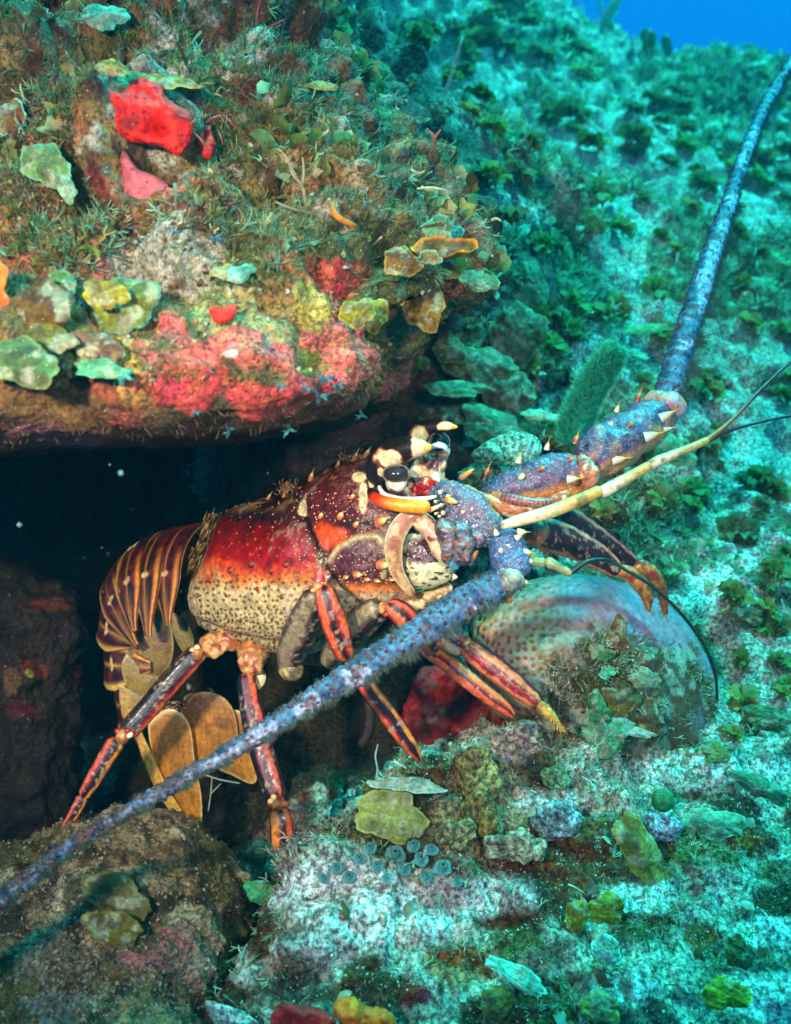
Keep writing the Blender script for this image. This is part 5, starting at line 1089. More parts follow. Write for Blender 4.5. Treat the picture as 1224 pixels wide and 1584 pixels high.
# lobed plates on the ledge
G1, G2, G3, BR = srgb(96, 98, 30), srgb(80, 98, 50), srgb(130, 116, 20), srgb(96, 64, 22)
for a in (('large green brown plate alga at the left edge', 24, 556, 62, 40, G2, srgb(110, 124, 74), .1, .2, .010), ('brown orange lobed plate above the large green plate', 60, 470, 46, 46, BR, None, .4, .1, .006),
          ('dark olive plate tucked between two lobed plates at left', 70, 520, 50, 22, srgb(100, 92, 30), None, .2, .2, .006), ('pale green rimmed shelf blade above the brown plate', 96, 432, 26, 18, G2, srgb(110, 140, 100), .7, .5, .008),
          ('broad ruffled green alga left of centre on the ledge', 188, 466, 56, 44, srgb(108, 112, 40), srgb(90, 130, 100), .1, .15, .012), ('small olive plate overlapping the broad ruffled alga', 160, 452, 34, 26, srgb(150, 130, 44), None, .3, .1, .016),
          ('brown topped plate with mint green lower lip', 154, 566, 46, 20, srgb(84, 130, 84), srgb(90, 150, 110), .15, .9, .012), ('reddish brown plate above the mint green lip', 148, 536, 44, 24, srgb(110, 80, 60), None, .5, .1, .006),
          ('round yellow disc alga on coral pink crust', 552, 482, 27, 24, G3, srgb(150, 136, 40), .2, .1, .014), ('second yellow disc partly behind the round one', 580, 484, 22, 27, srgb(124, 112, 24), srgb(140, 130, 40), -.1, .1, .010),
          ('hanging brown tongue alga under the shell shaped plate', 656, 468, 34, 42, srgb(112, 84, 30), srgb(150, 120, 60), -.4, .1, .020), ('upright green disc behind the shell shaped plate', 678, 354, 26, 22, srgb(96, 130, 84), srgb(100, 150, 120), -.3, .0, .010),
          ('small jade disc at the right of the upright green disc', 700, 366, 16, 20, srgb(80, 150, 126), srgb(110, 180, 150), .4, .0, .014), ('brown flap left of the shell shaped plate', 622, 402, 28, 26, srgb(104, 72, 36), srgb(160, 130, 80), .3, .1, .014),
          ('grey green knobbly plate on the far left of the ledge', 66, 250, 40, 34, srgb(110, 130, 76), srgb(120, 160, 120), .3, .1, .012), ('pale drooping blade below the knobbly plate', 100, 288, 14, 26, srgb(130, 160, 120), None, -.6, .1, .012),
          ('rusty plate at the upper left edge', 12, 180, 26, 30, srgb(150, 80, 34), srgb(160, 190, 160), .1, .1, .008), ('long brown plate roofing the red sponge', 240, 118, 74, 24, srgb(132, 104, 28), srgb(180, 150, 70), .28, 1.0, .014),
          ('tan knob plate left of the roofing plate', 170, 100, 24, 18, srgb(170, 130, 60), None, .1, .4, .010), ('greenish blade at the top edge above the pale crust', 160, 20, 34, 24, srgb(90, 170, 140), None, .2, .2, .010),
          ('olive scrap plate near pale crust right of the wine patch', 498, 130, 24, 10, srgb(150, 150, 84), None, .1, .4, .008), ('bluish green blade on the ledge centre', 372, 420, 26, 14, srgb(110, 170, 140), None, -.4, .3, .008),
          ('small olive blade near the ledge centre', 344, 418, 18, 14, srgb(140, 140, 60), None, .1, .3, .010)):
    lab, cx, cy, rx, ry, c, rim, rot, tl, lf_ = a
    plate(lab, cx, cy, rx, ry, c, rim, rot, tl, lf_, seed=int(cx))
# upturned shell shaped plate with orange rim
s_ = plate('upturned shell shaped brown plate with orange rim at the tip of the ledge', 686, 398, 50, 26, srgb(110, 100, 44), srgb(214, 130, 60), -.12, .9, .030, seed=77, dish=.8, wave=.05)
plate(None, 664, 406, 20, 14, srgb(120, 110, 54), srgb(110, 180, 160), -.1, .6, .034, seed=78, dish=.8, wave=.12, parent=s_, name='inner_lobe')
# twigs
TW = srgb(196, 176, 140)
def dd_(x, y, l=.01): return surf(x, y)[0]-l
D1 = dd_(470, 290, .015)
twig('branching_twig', 'bleached forked twig standing on the algae left of the orange tube', 'twig', [[(474, 322, D1, 2.6), (468, 290, D1-.01, 2.4), (452, 268, D1-.014, 2), (446, 246, D1-.016, 1.2)], [(468, 288, D1-.01, 2), (470, 262, D1-.014, 1.8), (468, 242, D1-.016, 1)], [(462, 280, D1-.012, 1.8), (444, 246, D1-.018, 1.6), (438, 236, D1-.02, 1)], [(480, 330, D1, 2), (450, 322, D1-.012, 1.8), (426, 312, D1-.016, 1.2)]], TW)
D1 = dd_(530, 330, .012)
twig('tube_growth', 'curved ochre tube among turf in the middle of the ledge', 'tube growth', [[(514, 314, D1, 5), (516, 326, D1-.004, 5.5), (526, 338, D1-.005, 5), (546, 348, D1-.002, 4), (552, 350, D1+.004, 2)]], srgb(206, 130, 30))
D1 = dd_(668, 226, .01)
twig('branching_twig', 'Y shaped pale twig topped by brown algae on the teal slope', 'twig', [[(668, 234, D1, 2.4), (672, 214, D1-.01, 2.6), (660, 198, D1-.014, 1.6)], [(672, 214, D1-.01, 2.2), (682, 200, D1-.014, 1.6)]], srgb(206, 140, 110))
D1 = dd_(700, 150, .01)
twig('sea_rod', 'thin pale rod leaning on the teal slope', 'sea rod', [[(688, 148, D1, 3), (700, 110, D1-.02, 3.2), (712, 70, D1-.03, 2.6), (716, 56, D1-.03, 1.4)]], srgb(190, 200, 190))
D1 = dd_(400, 40, .012)
twig('pink_thread', 'upright pink thread near the top of the ledge', 'thread alga', [[(396, 40, D1, 1.6), (399, 18, D1-.006, 1.8), (403, -4, D1-.01, 1.2)]], srgb(206, 110, 120))
twig('pink_thread', 'slanting pink thread right of the upright one', 'thread alga', [[(412, 44, D1, 1.6), (424, 38, D1-.006, 1.8), (440, 30, D1-.01, 1)]], srgb(196, 100, 110))
for k, (x, y, ln) in enumerate(((644, 292, 46), (652, 288, 20), (760, 340, 16), (636, 262, 22))):
    D1 = dd_(x, y, .012)
    twig('bleached_stick', ['short bleached stick lying level above the shell shaped plate', 'crooked pale stick end beside the level one', 'small pale stick on the shelf tip', 'bleached stick end among brown algae'][k], 'twig', [[(x, y, D1, 1.6), (x+ln*.5, y-2+(k % 2)*8, D1-.004, 2), (x+ln, y+2, D1-.006, 1.2)]], srgb(220, 206, 160))
for k, (x, y, a, L) in enumerate(((300, 205, .9, 34), (318, 190, -.4, 30), (336, 200, 1.2, 26), (270, 178, .3, 26), (344, 178, .8, 30), (310, 180, 2.4, 22))):
    D1 = dd_(x, y, .012)
    twig('pink_thread', ['pinkish thread drooping over the right end of the red sponge', 'short thread crossing the red sponge tip', 'thread hanging right of the red sponge', 'thread lying on the red sponge middle', 'upper thread right of the roofing plate', 'small thread leaning left over the red sponge'][k], 'thread alga', [[(x, y, D1, 1.2), (x+math.cos(a)*L*.5, y+math.sin(a)*L*.5-3, D1-.01, 1.5), (x+math.cos(a)*L, y+math.sin(a)*L, D1-.008, .8)]], srgb(196, 110, 100))
# blue green forked blades on the ledge underside
def fork(label, x, y, rot, s=1.0, col=srgb(110, 190, 190), group=None, d=None):
    d = d or dd_(x, y, .008); c, s2 = math.cos(rot), math.sin(rot)
    def q(u, v, r, dz=0): return (x+(u*c-v*s2)*s, y+(u*s2+v*c)*s, d+dz, r*s)
    s *= random.uniform(.5, .72)
    paths = [[q(0, 12, 3.5), q(2, 0, 4.5, -.003), q(-4, -10, 3.8, -.004), q(-12, -18, 2)], [q(1, 0, 3.5, -.003), q(10, -6, 4, -.005), q(20, -10, 3, -.004), q(26, -16, 1.5)], [q(10, -6, 3, -.005), q(18, 2, 2.6, -.006), q(24, 4, 1.2)]]
    V, Fs, C = joined([tube(p_, 16, 12, .3, col) for p_ in paths]); o = link('forked_alga', raw_mesh('forked_alga', V, Fs, C), M['leaf'], origin=V[0]); tag(o, label, 'forked alga', group)
for k, (x, y, r, s2, lb) in enumerate(((186, 588, -.2, 1.3, 'pale blue forked blade right of the mint green lip'), (498, 588, .2, 1.2, 'longest blue forked blade near the ledge corner'), (470, 602, .5, .9, 'blue forked blade left of the longest one'), (492, 616, .1, 1.2, 'blue forked blade under the longest one'),
        (520, 602, -.3, .9, 'blue forked blade nearest the ledge corner'), (448, 662, 2.6, 1.2, 'green forked blade hanging from the ledge rim over the cave'), (430, 600, .3, .8, 'short blue forked blade by red crust'), (354, 662, 2.2, .9, 'blue forked blade hanging at the middle of the ledge rim'),
        (330, 372, -.2, 1.0, 'blue star shaped blade amid pale crust'), (300, 640, .2, .8, 'small blue forked blade on the dim lower rim'), (560, 640, 2.8, .8, 'tiny green blade hanging at the right end of the rim'), (268, 360, .4, .8, 'small blue blade left of the star shaped one'), (288, 720, 1.8, 1.0, 'dim blue blade hanging in the mouth of the cave'))):
    fork(lb, x, y, r, s2, d=(.56 if y > 690 else None), col=srgb(90, 176, 160) if 'green' in lb else srgb(70, 112, 120))
# roots and threads hanging from the ledge rim
gs = []
for k in range(300):
    x = random.uniform(0, 640); yb = np.interp(x, [0, 180, 340, 470, 560, 612, 640], [682, 676, 668, 650, 618, 565, 510]); y = yb-random.uniform(-2, 34)
    d = surf(x, min(y, yb-8))[0]-.002
    if d > .8: continue
    L = random.uniform(3, 15)*random.random()+3; a = random.gauss(1.57, .8)
    gs.append(tube([(x, y, d, .7), (x+math.cos(a)*L*.5+random.uniform(-2, 2), y+math.sin(a)*L*.5, d-.003, .6), (x+math.cos(a)*L, y+math.sin(a)*L, d-.004, .3)], 5, 5, color=random.choice([srgb(120, 96, 56), srgb(90, 56, 36), srgb(160, 130, 90), srgb(70, 84, 60)]), close=(0, 0)))
V_, F_, C_ = joined(gs); tag(link('rim_threads', raw_mesh('rim_threads', V_, F_, C_), M['leaf']), kind='stuff')

# plate corals stacked on the shaded outcrop
PC, PC2 = srgb(84, 92, 50), srgb(70, 120, 80)
for k, a in enumerate((('tall dark green plate coral high on the shaded outcrop', 800, 520, 44, 54, PC, .2, .0, .02), ('large dark plate coral left of the tall one', 740, 556, 56, 38, PC, .3, .5, .03), ('olive plate coral edge at the far left of the stack', 696, 536, 26, 26, srgb(90, 84, 44), .1, .3, .03),
        ('green lipped plate coral over a black gap', 706, 596, 52, 18, PC2, .08, .9, .045), ('rounded brown green plate coral in the middle of the stack', 790, 604, 40, 36, srgb(90, 84, 50), .5, .3, .04), ('broad low plate coral fading to teal on its right', 770, 660, 62, 36, PC2, .45, .4, .05),
        ('dull brown plate coral under the green lipped one', 690, 640, 40, 22, srgb(76, 62, 44), -.1, .5, .03), ('turquoise shelf coral right of the stack', 840, 640, 34, 14, srgb(110, 190, 150), .2, .9, .06), ('narrow upright plate coral at the top right of the stack', 824, 440, 22, 44, PC2, -.1, .1, .02),
        ('small scalloped plate coral left of the narrow upright one', 742, 430, 30, 20, PC2, .2, .5, .03))):
    lb, x, y, rx, ry, c, rot, tl, lf_ = a
    plate(lb, x, y, rx, ry, c, srgb(96, 130, 84), rot, tl, lf_, 'plate_coral', 'plate coral', thick=6, dish=-.35, seed=k+50)
body('stone', 'pale turquoise lumpy stone between the horns and the far antenna', 'stone', [(724, 706), (740, 690), (766, 678), (800, 668), (828, 674), (842, 694), (826, 716), (796, 722), (768, 716), (738, 718)], d=.60, front=24, back=30,
     colf=lambda V, N, px, py: mix(mix(srgb(130, 206, 180), srgb(90, 160, 136), sstep(-.1, .3, fbm(V, 60, 4, 3))), srgb(170, 110, 90), sstep(.2, .4, fbm(V, 90, 4, 13))), mat='reef', nd=.003, ns=70)
body('stone', 'smooth green stone below the turquoise one', 'stone', [(706, 730), (740, 716), (790, 716), (812, 726), (790, 750), (740, 760), (706, 752)], d=.62, front=20, back=30, col=srgb(110, 150, 120), mat='reef', nd=.002)
# fuzzy soft coral rod
RP = [(884, 690, .66, 20), (893, 650, .65, 24), (909, 610, .64, 23), (931, 572, .63, 22), (950, 545, .625, 18), (958, 534, .625, 10)]
r_ = link('soft_coral', raw_mesh('soft_coral', *(lambda t: (t[0], t[1], t[2]))(tube(RP, 110, 50, color=srgb(20, 150, 120), disp=lambda U, T, V: fbm(V, 300, 3, 3)*.001))), M['soft'], origin=P(884, 690, .66))
tag(r_, 'thick fuzzy turquoise soft coral finger behind the far antenna', 'soft coral')
def fuzz(path, count, L0, cols, seed=1):
    rg = random.Random(seed); S = spline(np.array(path, float), 200); V = []; Fq = []; C = []
    for q in range(count):
        i = rg.randrange(1, 199); x, y, d, r = S[i]; tx, ty = S[min(i+1, 199)][:2]-S[i-1][:2]; l = math.hypot(tx, ty); nx, ny = -ty/l, tx/l
        a = rg.uniform(-1.6, 1.6); rr = math.sin(a)*r; dz = -math.cos(a)*r*d/F; L = L0*rg.uniform(.5, 1.2)
        b = P(x+nx*rr, y+ny*rr, d+dz); dirv = (RIGHT*nx-UP*ny)*math.sin(a)-FWD*math.cos(a)*.9+np.array([rg.gauss(0, .3) for _ in range(3)])+(RIGHT*tx-UP*ty)/l*.3
        e = b+dirv*L*d/F; w_ = RIGHT*.9*d/F; V += [b-w_, b+w_, e]; C += [rg.choice(cols)]*3; Fq.append((3*q, 3*q+1, 3*q+2))
    return np.array(V), [np.array(Fq)], np.array(C)
V_, F_, C_ = fuzz(RP, 9000, 8, [srgb(40, 190, 150), srgb(24, 150, 120), srgb(90, 206, 170)])
tag(link('polyps', raw_mesh('polyps', V_, F_, C_), M['leaf'], parent=r_), kind='stuff')
# sea plume tips at the top edge
D1 = 1.9
twig('sea_plume', 'pale sea plume tip against the blue water at the top', 'sea plume', [[(928, 52, D1, 3), (938, 30, D1-.01, 7), (950, 8, D1-.02, 8), (964, -14, D1-.03, 5)], [(936, 34, D1, 2), (930, 10, D1, 3), (926, -20, D1, 2)]], srgb(150, 200, 180))
for k, (x, y, h) in enumerate(((998, 66, 26), (1032, 74, 28), (1006, 62, 18))):
    D1 = dd_(x, y+8, .02); D1 = min(D1, 2.7)
    twig('sea_plume', ['knobby green plume tip on the skyline', 'thin plume tip right of the knobby one on the skyline', 'short plume tip between two others on the skyline'][k], 'sea plume', [[(x, y+14, D1, 4), (x+2, y, D1, 6), (x-2, y-h*.5, D1, 6), (x+2, y-h*.8, D1, 2)]], srgb(90, 120, 70), disp=lambda U, T, V: fbm(V, 40, 3, 3)*.008)

# coral dome under the head of the lobster
def dome_c(V, N, px, py):
    n1 = fbm(V, 40, 4, 901); n2 = fbm(V, 110, 4, 902)
    t = sstep(760, 980, px+n1*60-(py-960)*.5)
    C = mix(srgb(150, 116, 66), srgb(150, 118, 134), t); C = mix(C, srgb(190, 130, 120), sstep(.0, .3, n1)*.5*(1-t)); C = mix(C, srgb(130, 130, 130), sstep(.1, .4, n2)*.3)
    q = np.stack([px/13, py/13, px*0], -1); f1 = worley(q, 1.0, 903, dims=2)[0]
    C = mix(C, srgb(96, 66, 30), sstep(.30, .18, f1)*sstep(900, 830, px+n1*40)*.6); C = mix(C, srgb(150, 110, 96), sstep(.34, .18, f1)*sstep(830, 930, px)*.4)
    og = sstep(1.15, .8, np.hypot((px-965)/135, (py-1080)/110)+n1*.9)
    C = mix(C, mix(srgb(96, 64, 40), srgb(140, 140, 118), sstep(.0, .22, n2)), og); C = mix(C, srgb(70, 84, 40), og*sstep(.05, .3, n1))
    return mix(C, srgb(30, 40, 40), sstep(12, 4, np.abs(px-1110)+sstep(1090, 1200, py)*40)*.0)
DOME = [(716, 1000), (730, 955), (764, 922), (820, 897), (880, 888), (940, 894), (1000, 918), (1054, 962), (1092, 1016), (1112, 1074), (1112, 1140), (1090, 1190), (1000, 1220), (900, 1200), (830, 1150), (770, 1110), (728, 1060)]
def dome_d(V):
    px, py, _ = proj(V); f1 = worley(np.stack([px/13, py/13, px*0], -1), 1.0, 903, dims=2)[0]; og = sstep(1.1, .75, np.hypot((px-930)/110, (py-1075)/100))
    return fbm(V, 20, 3, 905)*.003+(-.0012*sstep(.36, .15, f1))*sstep(960, 800, px)+og*(fbm(V, 45, 4, 906)*.010+.003)+fbm(V, 260, 3, 907)*.0006
V_, F_, C_, DV, DN = blob(DOME, .60, .060, .09, gx=.12, gy=-.10, p=2.1, n=300, m=380, color=dome_c, disp=dome_d, center=(920, 1040))
M['dome'] = mat_col('dome_coral', .5, .4, .5, 500, .2, 250, bdist=.001)
o = link('coral_dome', raw_mesh('coral_dome', V_, F_, C_), M['dome'], origin=P(920, 1040, .6)); tag(o, 'smooth pitted coral dome under the lobster head, overgrown with algae', 'coral')
zadd(DV, DN)
dm = lambda px, py, d, V, N: (np.hypot((px-965)/140, (py-1090)/105) < 1.0)
scatter('algal_turf', DV, DN, 9000, HAIR+STR, (.0015, .006), OLV+PALE+[srgb(120, 60, 40)], 21, .8, filt=dm, mask=lambda p: .1+sstep(-.1, .2, fbm(p, 30, 3, 321)))
scatter('algal_turf', DV, DN, 9000, HAIR, (.0015, .004), PALE, 22, .8, filt=lambda px, py, d, V, N: px > 820, mask=lambda p: sstep(.05, .3, fbm(p, 24, 4, 322)))
for k, a in enumerate((('wide teal leaf alga hanging low on the coral dome', 936, 1140, 40, 24, srgb(80, 130, 90), .4, .2), ('olive leaf alga at the heart of the dome growth', 960, 1090, 26, 34, srgb(100, 90, 40), -.2, .1), ('upright brown leaf alga crowning the dome growth', 958, 982, 16, 30, srgb(120, 90, 50), .25, .0),
        ('small green leaf below the upright brown one', 930, 1010, 18, 14, srgb(70, 110, 60), .0, .2), ('grey green leaf right of the dome growth', 1000, 1050, 26, 16, srgb(110, 130, 100), .5, .3), ('brown leaf at the lower right of the dome', 1006, 1120, 24, 30, srgb(90, 80, 44), .1, .1),
        ('emerald leaf low in the middle of the dome growth', 926, 1104, 22, 30, srgb(60, 110, 60), -.5, .1), ('green flap at the lower right foot of the dome', 1110, 1164, 26, 16, srgb(110, 120, 60), -.3, .5), ('pale shelf across the front of the dome', 960, 1120, 50, 12, srgb(150, 170, 150), .3, .8), ('tiny mint leaf in the dome growth', 940, 1040, 12, 10, srgb(110, 190, 140), 0, .3))):
    lb, x, y, rx, ry, c, rot, tl = a; plate(lb, x, y, rx, ry, c, None, rot, tl, .008, 'leaf_alga', 'leaf alga', seed=k+90, wave=.16)

# foreground plates, corals and colonies
for k, a in enumerate((('round olive green encrusting coral below the striped legs', 604, 1262, 58, 38, srgb(140, 150, 84), .05, .3, .016), ('teal curled shelf above the round olive coral', 630, 1212, 56, 14, srgb(130, 170, 150), .15, 1.2, .012),
        ('green brown tongue plate right of the orange crust', 992, 1316, 30, 56, srgb(120, 116, 50), -.5, .3, .014), ('long green plate at the right edge', 1178, 1216, 44, 18, srgb(80, 120, 84), .45, .5, .010), ('broad light green plate below the long one', 1108, 1272, 46, 24, srgb(110, 150, 116), .2, .6, .010),
        ('round olive disc with pale centre in the lower middle', 940, 1408, 28, 24, srgb(120, 124, 40), .1, .2, .012), ('yellow green disc left of the round olive disc', 894, 1418, 20, 22, srgb(136, 120, 24), .1, .2, .010), ('small grey disc near the tongue plate', 974, 1300, 18, 16, srgb(120, 110, 60), 0, .2, .014),
        ('teal slanting shelf at the bottom middle', 800, 1508, 56, 14, srgb(110, 180, 150), .5, .8, .012), ('pale teal flap in the lower middle', 940, 1470, 20, 24, srgb(140, 190, 160), -.2, .2, .012), ('olive plate near the bottom edge', 770, 1552, 28, 22, srgb(110, 110, 50), 0, .2, .010),
        ('dark brown disc near the bottom edge', 1146, 1476, 22, 26, srgb(90, 84, 40), 0, .2, .008), ('ochre plate in the bottom right corner', 1126, 1540, 36, 24, srgb(150, 120, 20), .1, .3, .012), ('lumpy olive plate at the bottom centre', 930, 1560, 34, 20, srgb(130, 120, 60), .1, .3, .012),
        ('moss green plate high on the brown boulder', 176, 1386, 60, 28, srgb(96, 88, 44), .3, .3, .005), ('olive plate lower on the brown boulder', 172, 1436, 52, 22, srgb(100, 86, 30), .2, .3, .005), ('green flat plate beside the planted leg', 398, 1318, 34, 16, srgb(50, 90, 60), 0, .5, .010),
        ('small teal knob plate at the left tip of the bright rock', 400, 1380, 22, 18, srgb(70, 160, 100), .1, .3, .010), ('dull green plate on the right slope', 1190, 1110, 34, 22, srgb(70, 90, 50), .2, .4, .012), ('brown leaf heap on the right slope', 1150, 950, 30, 18, srgb(90, 70, 40), .1, .4, .012),
        ('bright green disc on the slope at the right edge', 1200, 404, 22, 18, srgb(90, 160, 80), .1, .2, .012), ('curled green plate on the slope below the bright disc', 1184, 440, 26, 14, srgb(80, 130, 80), .4, .5, .012), ('grey green plate behind the far antenna elbow', 1036, 690, 46, 26, srgb(90, 140, 90), .2, .4, .012),
        ('ruffled shelf alga left of the far antenna', 1000, 505, 46, 12, srgb(100, 150, 80), -.1, 1., .02), ('second ruffled shelf alga just below the first', 968, 540, 36, 10, srgb(120, 170, 130), .4, 1., .02), ('round green knob on the upper slope', 926, 340, 18, 20, srgb(80, 120, 60), 0, .1, .012),
        ('rusty leaf cluster above the Y shaped twig', 680, 172, 14, 18, srgb(130, 70, 40), .2, .1, .012), ('small rusty leaf right of the rusty cluster', 696, 168, 9, 7, srgb(150, 100, 60), .2, .1, .012), ('green ruffled leaf on the upper middle slope', 920, 110, 22, 14, srgb(80, 130, 60), .2, .4, .02))):
    lb, x, y, rx, ry, c, rot, tl, lf_ = a; plate(lb, x, y, rx, ry, c, np.minimum(np.asarray(c)*1.25, 1), rot, tl, lf_, 'plate_alga', 'plate alga', thick=3.5, seed=k+120, wave=.1)
body('round_alga', 'smooth green ball alga on the bright rock at right', 'ball alga', ell(1026, 1238, 19, 18, wob=.04), lift=.012, front=17, back=17, col=srgb(50, 140, 80), nd=.0004)
for k, (x, y, rx, ry, c, lb) in enumerate(((738, 1198, 34, 44, srgb(150, 146, 96), 'tall pale green coral lump beside the coral dome'), (742, 1262, 26, 30, srgb(140, 120, 70), 'tan coral lump below the tall pale one'), (864, 1270, 38, 26, srgb(150, 180, 180), 'frosted grey coral lump in the foreground middle'), (706, 1290, 30, 20, srgb(150, 150, 110), 'knobbly coral lump right of the round olive coral'),
        (1020, 1278, 30, 18, srgb(180, 190, 200), 'whitish crust lump below the ball alga'), (800, 1310, 50, 22, srgb(170, 170, 140), 'low pale coral mound in the centre foreground'), (860, 1200, 24, 18, srgb(110, 150, 110), 'green coral lump at the foot of the dome'))):
    body('coral_lump', lb, 'coral', ell(x, y, rx, ry, seed=k), lift=.002, front=min(rx, ry)*.8, back=ry, col=c, mat='reef', nd=.004, ns=70, n=130, m=190, seed=k*3+5, disp=lambda V: fbm(V, 60, 4, 3)*.006+(.5-np.clip(worley(V, 130, 8)[0], 0, .7))*.005+fbm(V, 300, 3, 6)*.001)
tn = empty('colonial_tunicate', P(650, 1320, surf(650, 1320)[0])); tag(tn, 'turquoise mat of ringed openings in front of the round olive coral', 'colonial tunicate')
for k, (x, y, r) in enumerate(((556, 1322, 15), (520, 1336, 14), (584, 1334, 16), (612, 1316, 19), (652, 1322, 18), (626, 1338, 17), (686, 1336, 15), (668, 1308, 14), (598, 1352, 13), (540, 1350, 12), (660, 1350, 13), (708, 1358, 12), (640, 1302, 13), (500, 1352, 12), (572, 1306, 12))):
    d = surf(x, y)[0]-.004; n, m = 22, 40; u = np.linspace(0, 1, n); th = np.linspace(0, 6.2832, m, endpoint=False); U, TH = np.meshgrid(u, th, indexing='ij'); r = r*random.uniform(.6, 1.1)
    R_ = r*d/F*(.12+.88*U)*(1+.06*np.sin(2*TH+x)+.04*np.sin(5*TH+y)); hgt = r*d/F*(.75*np.exp(-((U-.12)/.28)**2)-.5*np.exp(-(U/.07)**2)); nrm = (UP*.75-FWD*.65); nrm /= np.linalg.norm(nrm); a_ = RIGHT; b_ = np.cross(nrm, a_)
    V = P(x, y, d)-nrm*.004+R_[..., None]*(a_*np.cos(TH)[..., None]+b_*np.sin(TH)[..., None])+nrm*hgt[..., None]; V = V+nrm*(fbm(V, 200, 3, 31)*.001)[..., None]
    C = mix(srgb(20, 40, 40), srgb(76, 128, 124), sstep(.02, .12, U)); C = mix(C, srgb(54, 100, 104), (.5+.5*np.sin(U*24))*.4)
    link('zooid', raw_mesh('zooid', V.reshape(-1, 3), [grid_faces(n, m, True)[:, ::-1]], C.reshape(-1, 3)), M['soft'], parent=tn, origin=P(x, y, d))
twig('pale_thread', 'thin pale thread rising from the curled teal shelf', 'thread alga', [[(582, 1206, .475, 2.2), (584, 1190, .474, 1.6), (581, 1170, .473, 1.5), (585, 1150, .472, 1)], [(583, 1200, .475, 1.6), (596, 1212, .474, 1.2), (606, 1210, .474, .8)]], srgb(170, 206, 190))
twig('hydroid_thread', 'fine white branching thread in the dark under the tail fan', 'hydroid', [[(310, 1196, .60, 1.1), (340, 1206, .60, 1.3), (372, 1212, .60, 1.2)], [(328, 1202, .60, 1), (326, 1228, .60, 1.1), (322, 1256, .60, 1)], [(326, 1228, .60, .9), (342, 1212, .60, .8)]], srgb(190, 200, 170))
body('stone', 'white tipped finger of rubble at the bottom of the crevice', 'stone', [(314, 1552), (330, 1546), (370, 1560), (400, 1580), (390, 1600), (340, 1590)], d=.40, front=12, back=14, col=srgb(190, 200, 190), mat='reef', nd=.003)
# medium leafy clumps copied over the slope: each one a thing with its own place
protos = []
for k in range(5):
    rg = np.random.default_rng(70+k); gl = []
    for b_ in range(12):
        tv, tq = fan_tpl(6, 11, 1.1+.4*rg.random(), .2+.15*rg.random(), rg.random()*6, 4+int(rg.integers(0, 4)), .2+.5*rg.random())
        a = rg.random()*6.283; t = rg.uniform(.1, .9); Rz = np.array([[math.cos(a), -math.sin(a), 0], [math.sin(a), math.cos(a), 0], [0, 0, 1]]); Rx = np.array([[1, 0, 0], [0, math.cos(t), math.sin(t)], [0, -math.sin(t), math.cos(t)]])
        v = (tv*rg.uniform(.6, 1.1))@Rx.T@Rz.T; c = [OLV[0], srgb(90, 110, 66), OLV[2], srgb(84, 120, 60), srgb(80, 96, 60)][k]; c = c*rg.uniform(.7, 1.3)
        gl.append((v, [tq], np.clip(np.outer(.7+.5*tv[:, 2].clip(0, 1), c)*1.5, 0, 1)))
    V_, F_, C_ = joined(gl); protos.append(raw_mesh('leafy_alga', V_, F_, C_)); protos[-1].materials.append(M['leaf'])
cl_labels = ['tuft of olive ruffled leaves growing on the reef slope', 'tuft of dark green ruffled leaves growing on the reef slope', 'tuft of yellowish ruffled leaves growing on the reef slope', 'tuft of fresh green ruffled leaves growing on the reef slope', 'tuft of grey green ruffled leaves growing on the reef slope']
rg = random.Random(5); cnt = 0
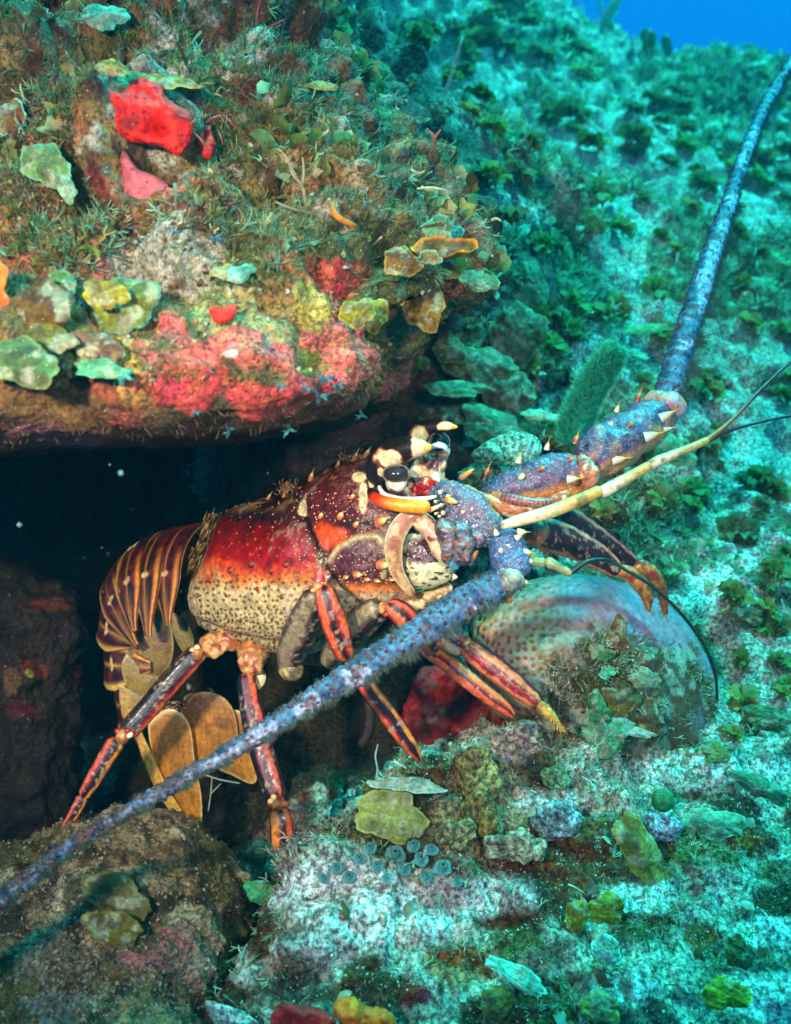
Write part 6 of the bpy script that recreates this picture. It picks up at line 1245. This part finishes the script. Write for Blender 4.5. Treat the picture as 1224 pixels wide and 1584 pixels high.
while cnt < 150:
    x, y = rg.uniform(560, 1240), rg.uniform(20, 1570)
    if y > 600 and x < 820 and y < 1200: continue
    if 800 < y < 1200 and 700 < x < 1130: continue
    if x < 640 and y < 1360: continue
    if y > 1180: continue
    d, n_ = surf(x, y)
    if d > 2.5 or ZB['d'][int((y+20)/4), int((x+60)/4)] > 50 or (d < .6 and y < 600): continue
    k = rg.randrange(5); o = bpy.data.objects.new('leafy_alga', protos[k]); COL.objects.link(o)
    s2 = rg.uniform(.010, .020)*min(max(d, .6), 1.5); o.scale = (s2,)*3; o.location = P(x, y, d+.002)
    nn = Vector(n_)*.7+Vector((rg.gauss(0, .25), -.25, .5)); q = nn.to_track_quat('Z', 'Y'); q.rotate(Vector(nn).normalized().rotation_difference(Vector(nn).normalized()))
    o.rotation_mode = 'QUATERNION'; o.rotation_quaternion = q
    tag(o, cl_labels[k], 'leafy alga', 'ruffled tufts on the reef slope'); cnt += 1
# drifting specks in the water
sp = []
for k in range(46):
    x, y, d = random.uniform(0, 1224), random.uniform(0, 1584), random.uniform(.25, .5)
    if k < 22: x, y = random.uniform(0, 420), random.uniform(700, 1250)
    if k == 0: x, y = 30, 812
    if k == 1: x, y = 187, 732
    r = random.uniform(.5, 1.6) if k > 1 else 6-k*2
    c = P(x, y, d); V = np.array([(1, 0, 0), (-1, 0, 0), (0, 1, 0), (0, -1, 0), (0, 0, 1), (0, 0, -1)], float)*r*d/F+c
    sp.append((V, [np.array([(0, 2, 4), (2, 1, 4), (1, 3, 4), (3, 0, 4), (2, 0, 5), (1, 2, 5), (3, 1, 5), (0, 3, 5)])], srgb(150, 180, 180)))
V_, F_, C_ = joined(sp); tag(link('drifting_specks', raw_mesh('drifting_specks', V_, F_, C_), M['leaf']), kind='stuff')
# ------------------------------------------------------------------ the water as haze
def haze():
    x0, x1, y0, y1, z0, z1 = -3.6, 3.6, -1.1, 3.9, -4.2, 2.2
    V = np.array([(x, y, z) for x in (x0, x1) for y in (y0, y1) for z in (z0, z1)], float)
    Fq = np.array([(0, 1, 3, 2), (4, 6, 7, 5), (0, 4, 5, 1), (2, 3, 7, 6), (0, 2, 6, 4), (1, 5, 7, 3)])
    me = raw_mesh('haze', V, Fq, None, smooth=False)
    m = bpy.data.materials.new('water_haze'); m.use_nodes = True; n = m.node_tree; n.nodes.clear()
    o_ = n.nodes.new('ShaderNodeOutputMaterial'); v = n.nodes.new('ShaderNodeVolumePrincipled')
    v.inputs['Color'].default_value = (.10, .62, .86, 1); v.inputs['Density'].default_value = HAZE
    v.inputs['Absorption Color'].default_value = (.3, .95, .95, 1); v.inputs['Anisotropy'].default_value = .3
    n.links.new(v.outputs[0], o_.inputs['Volume'])
    tag(link('haze', me, m), kind='stuff')
HAZE = 0.036
haze()
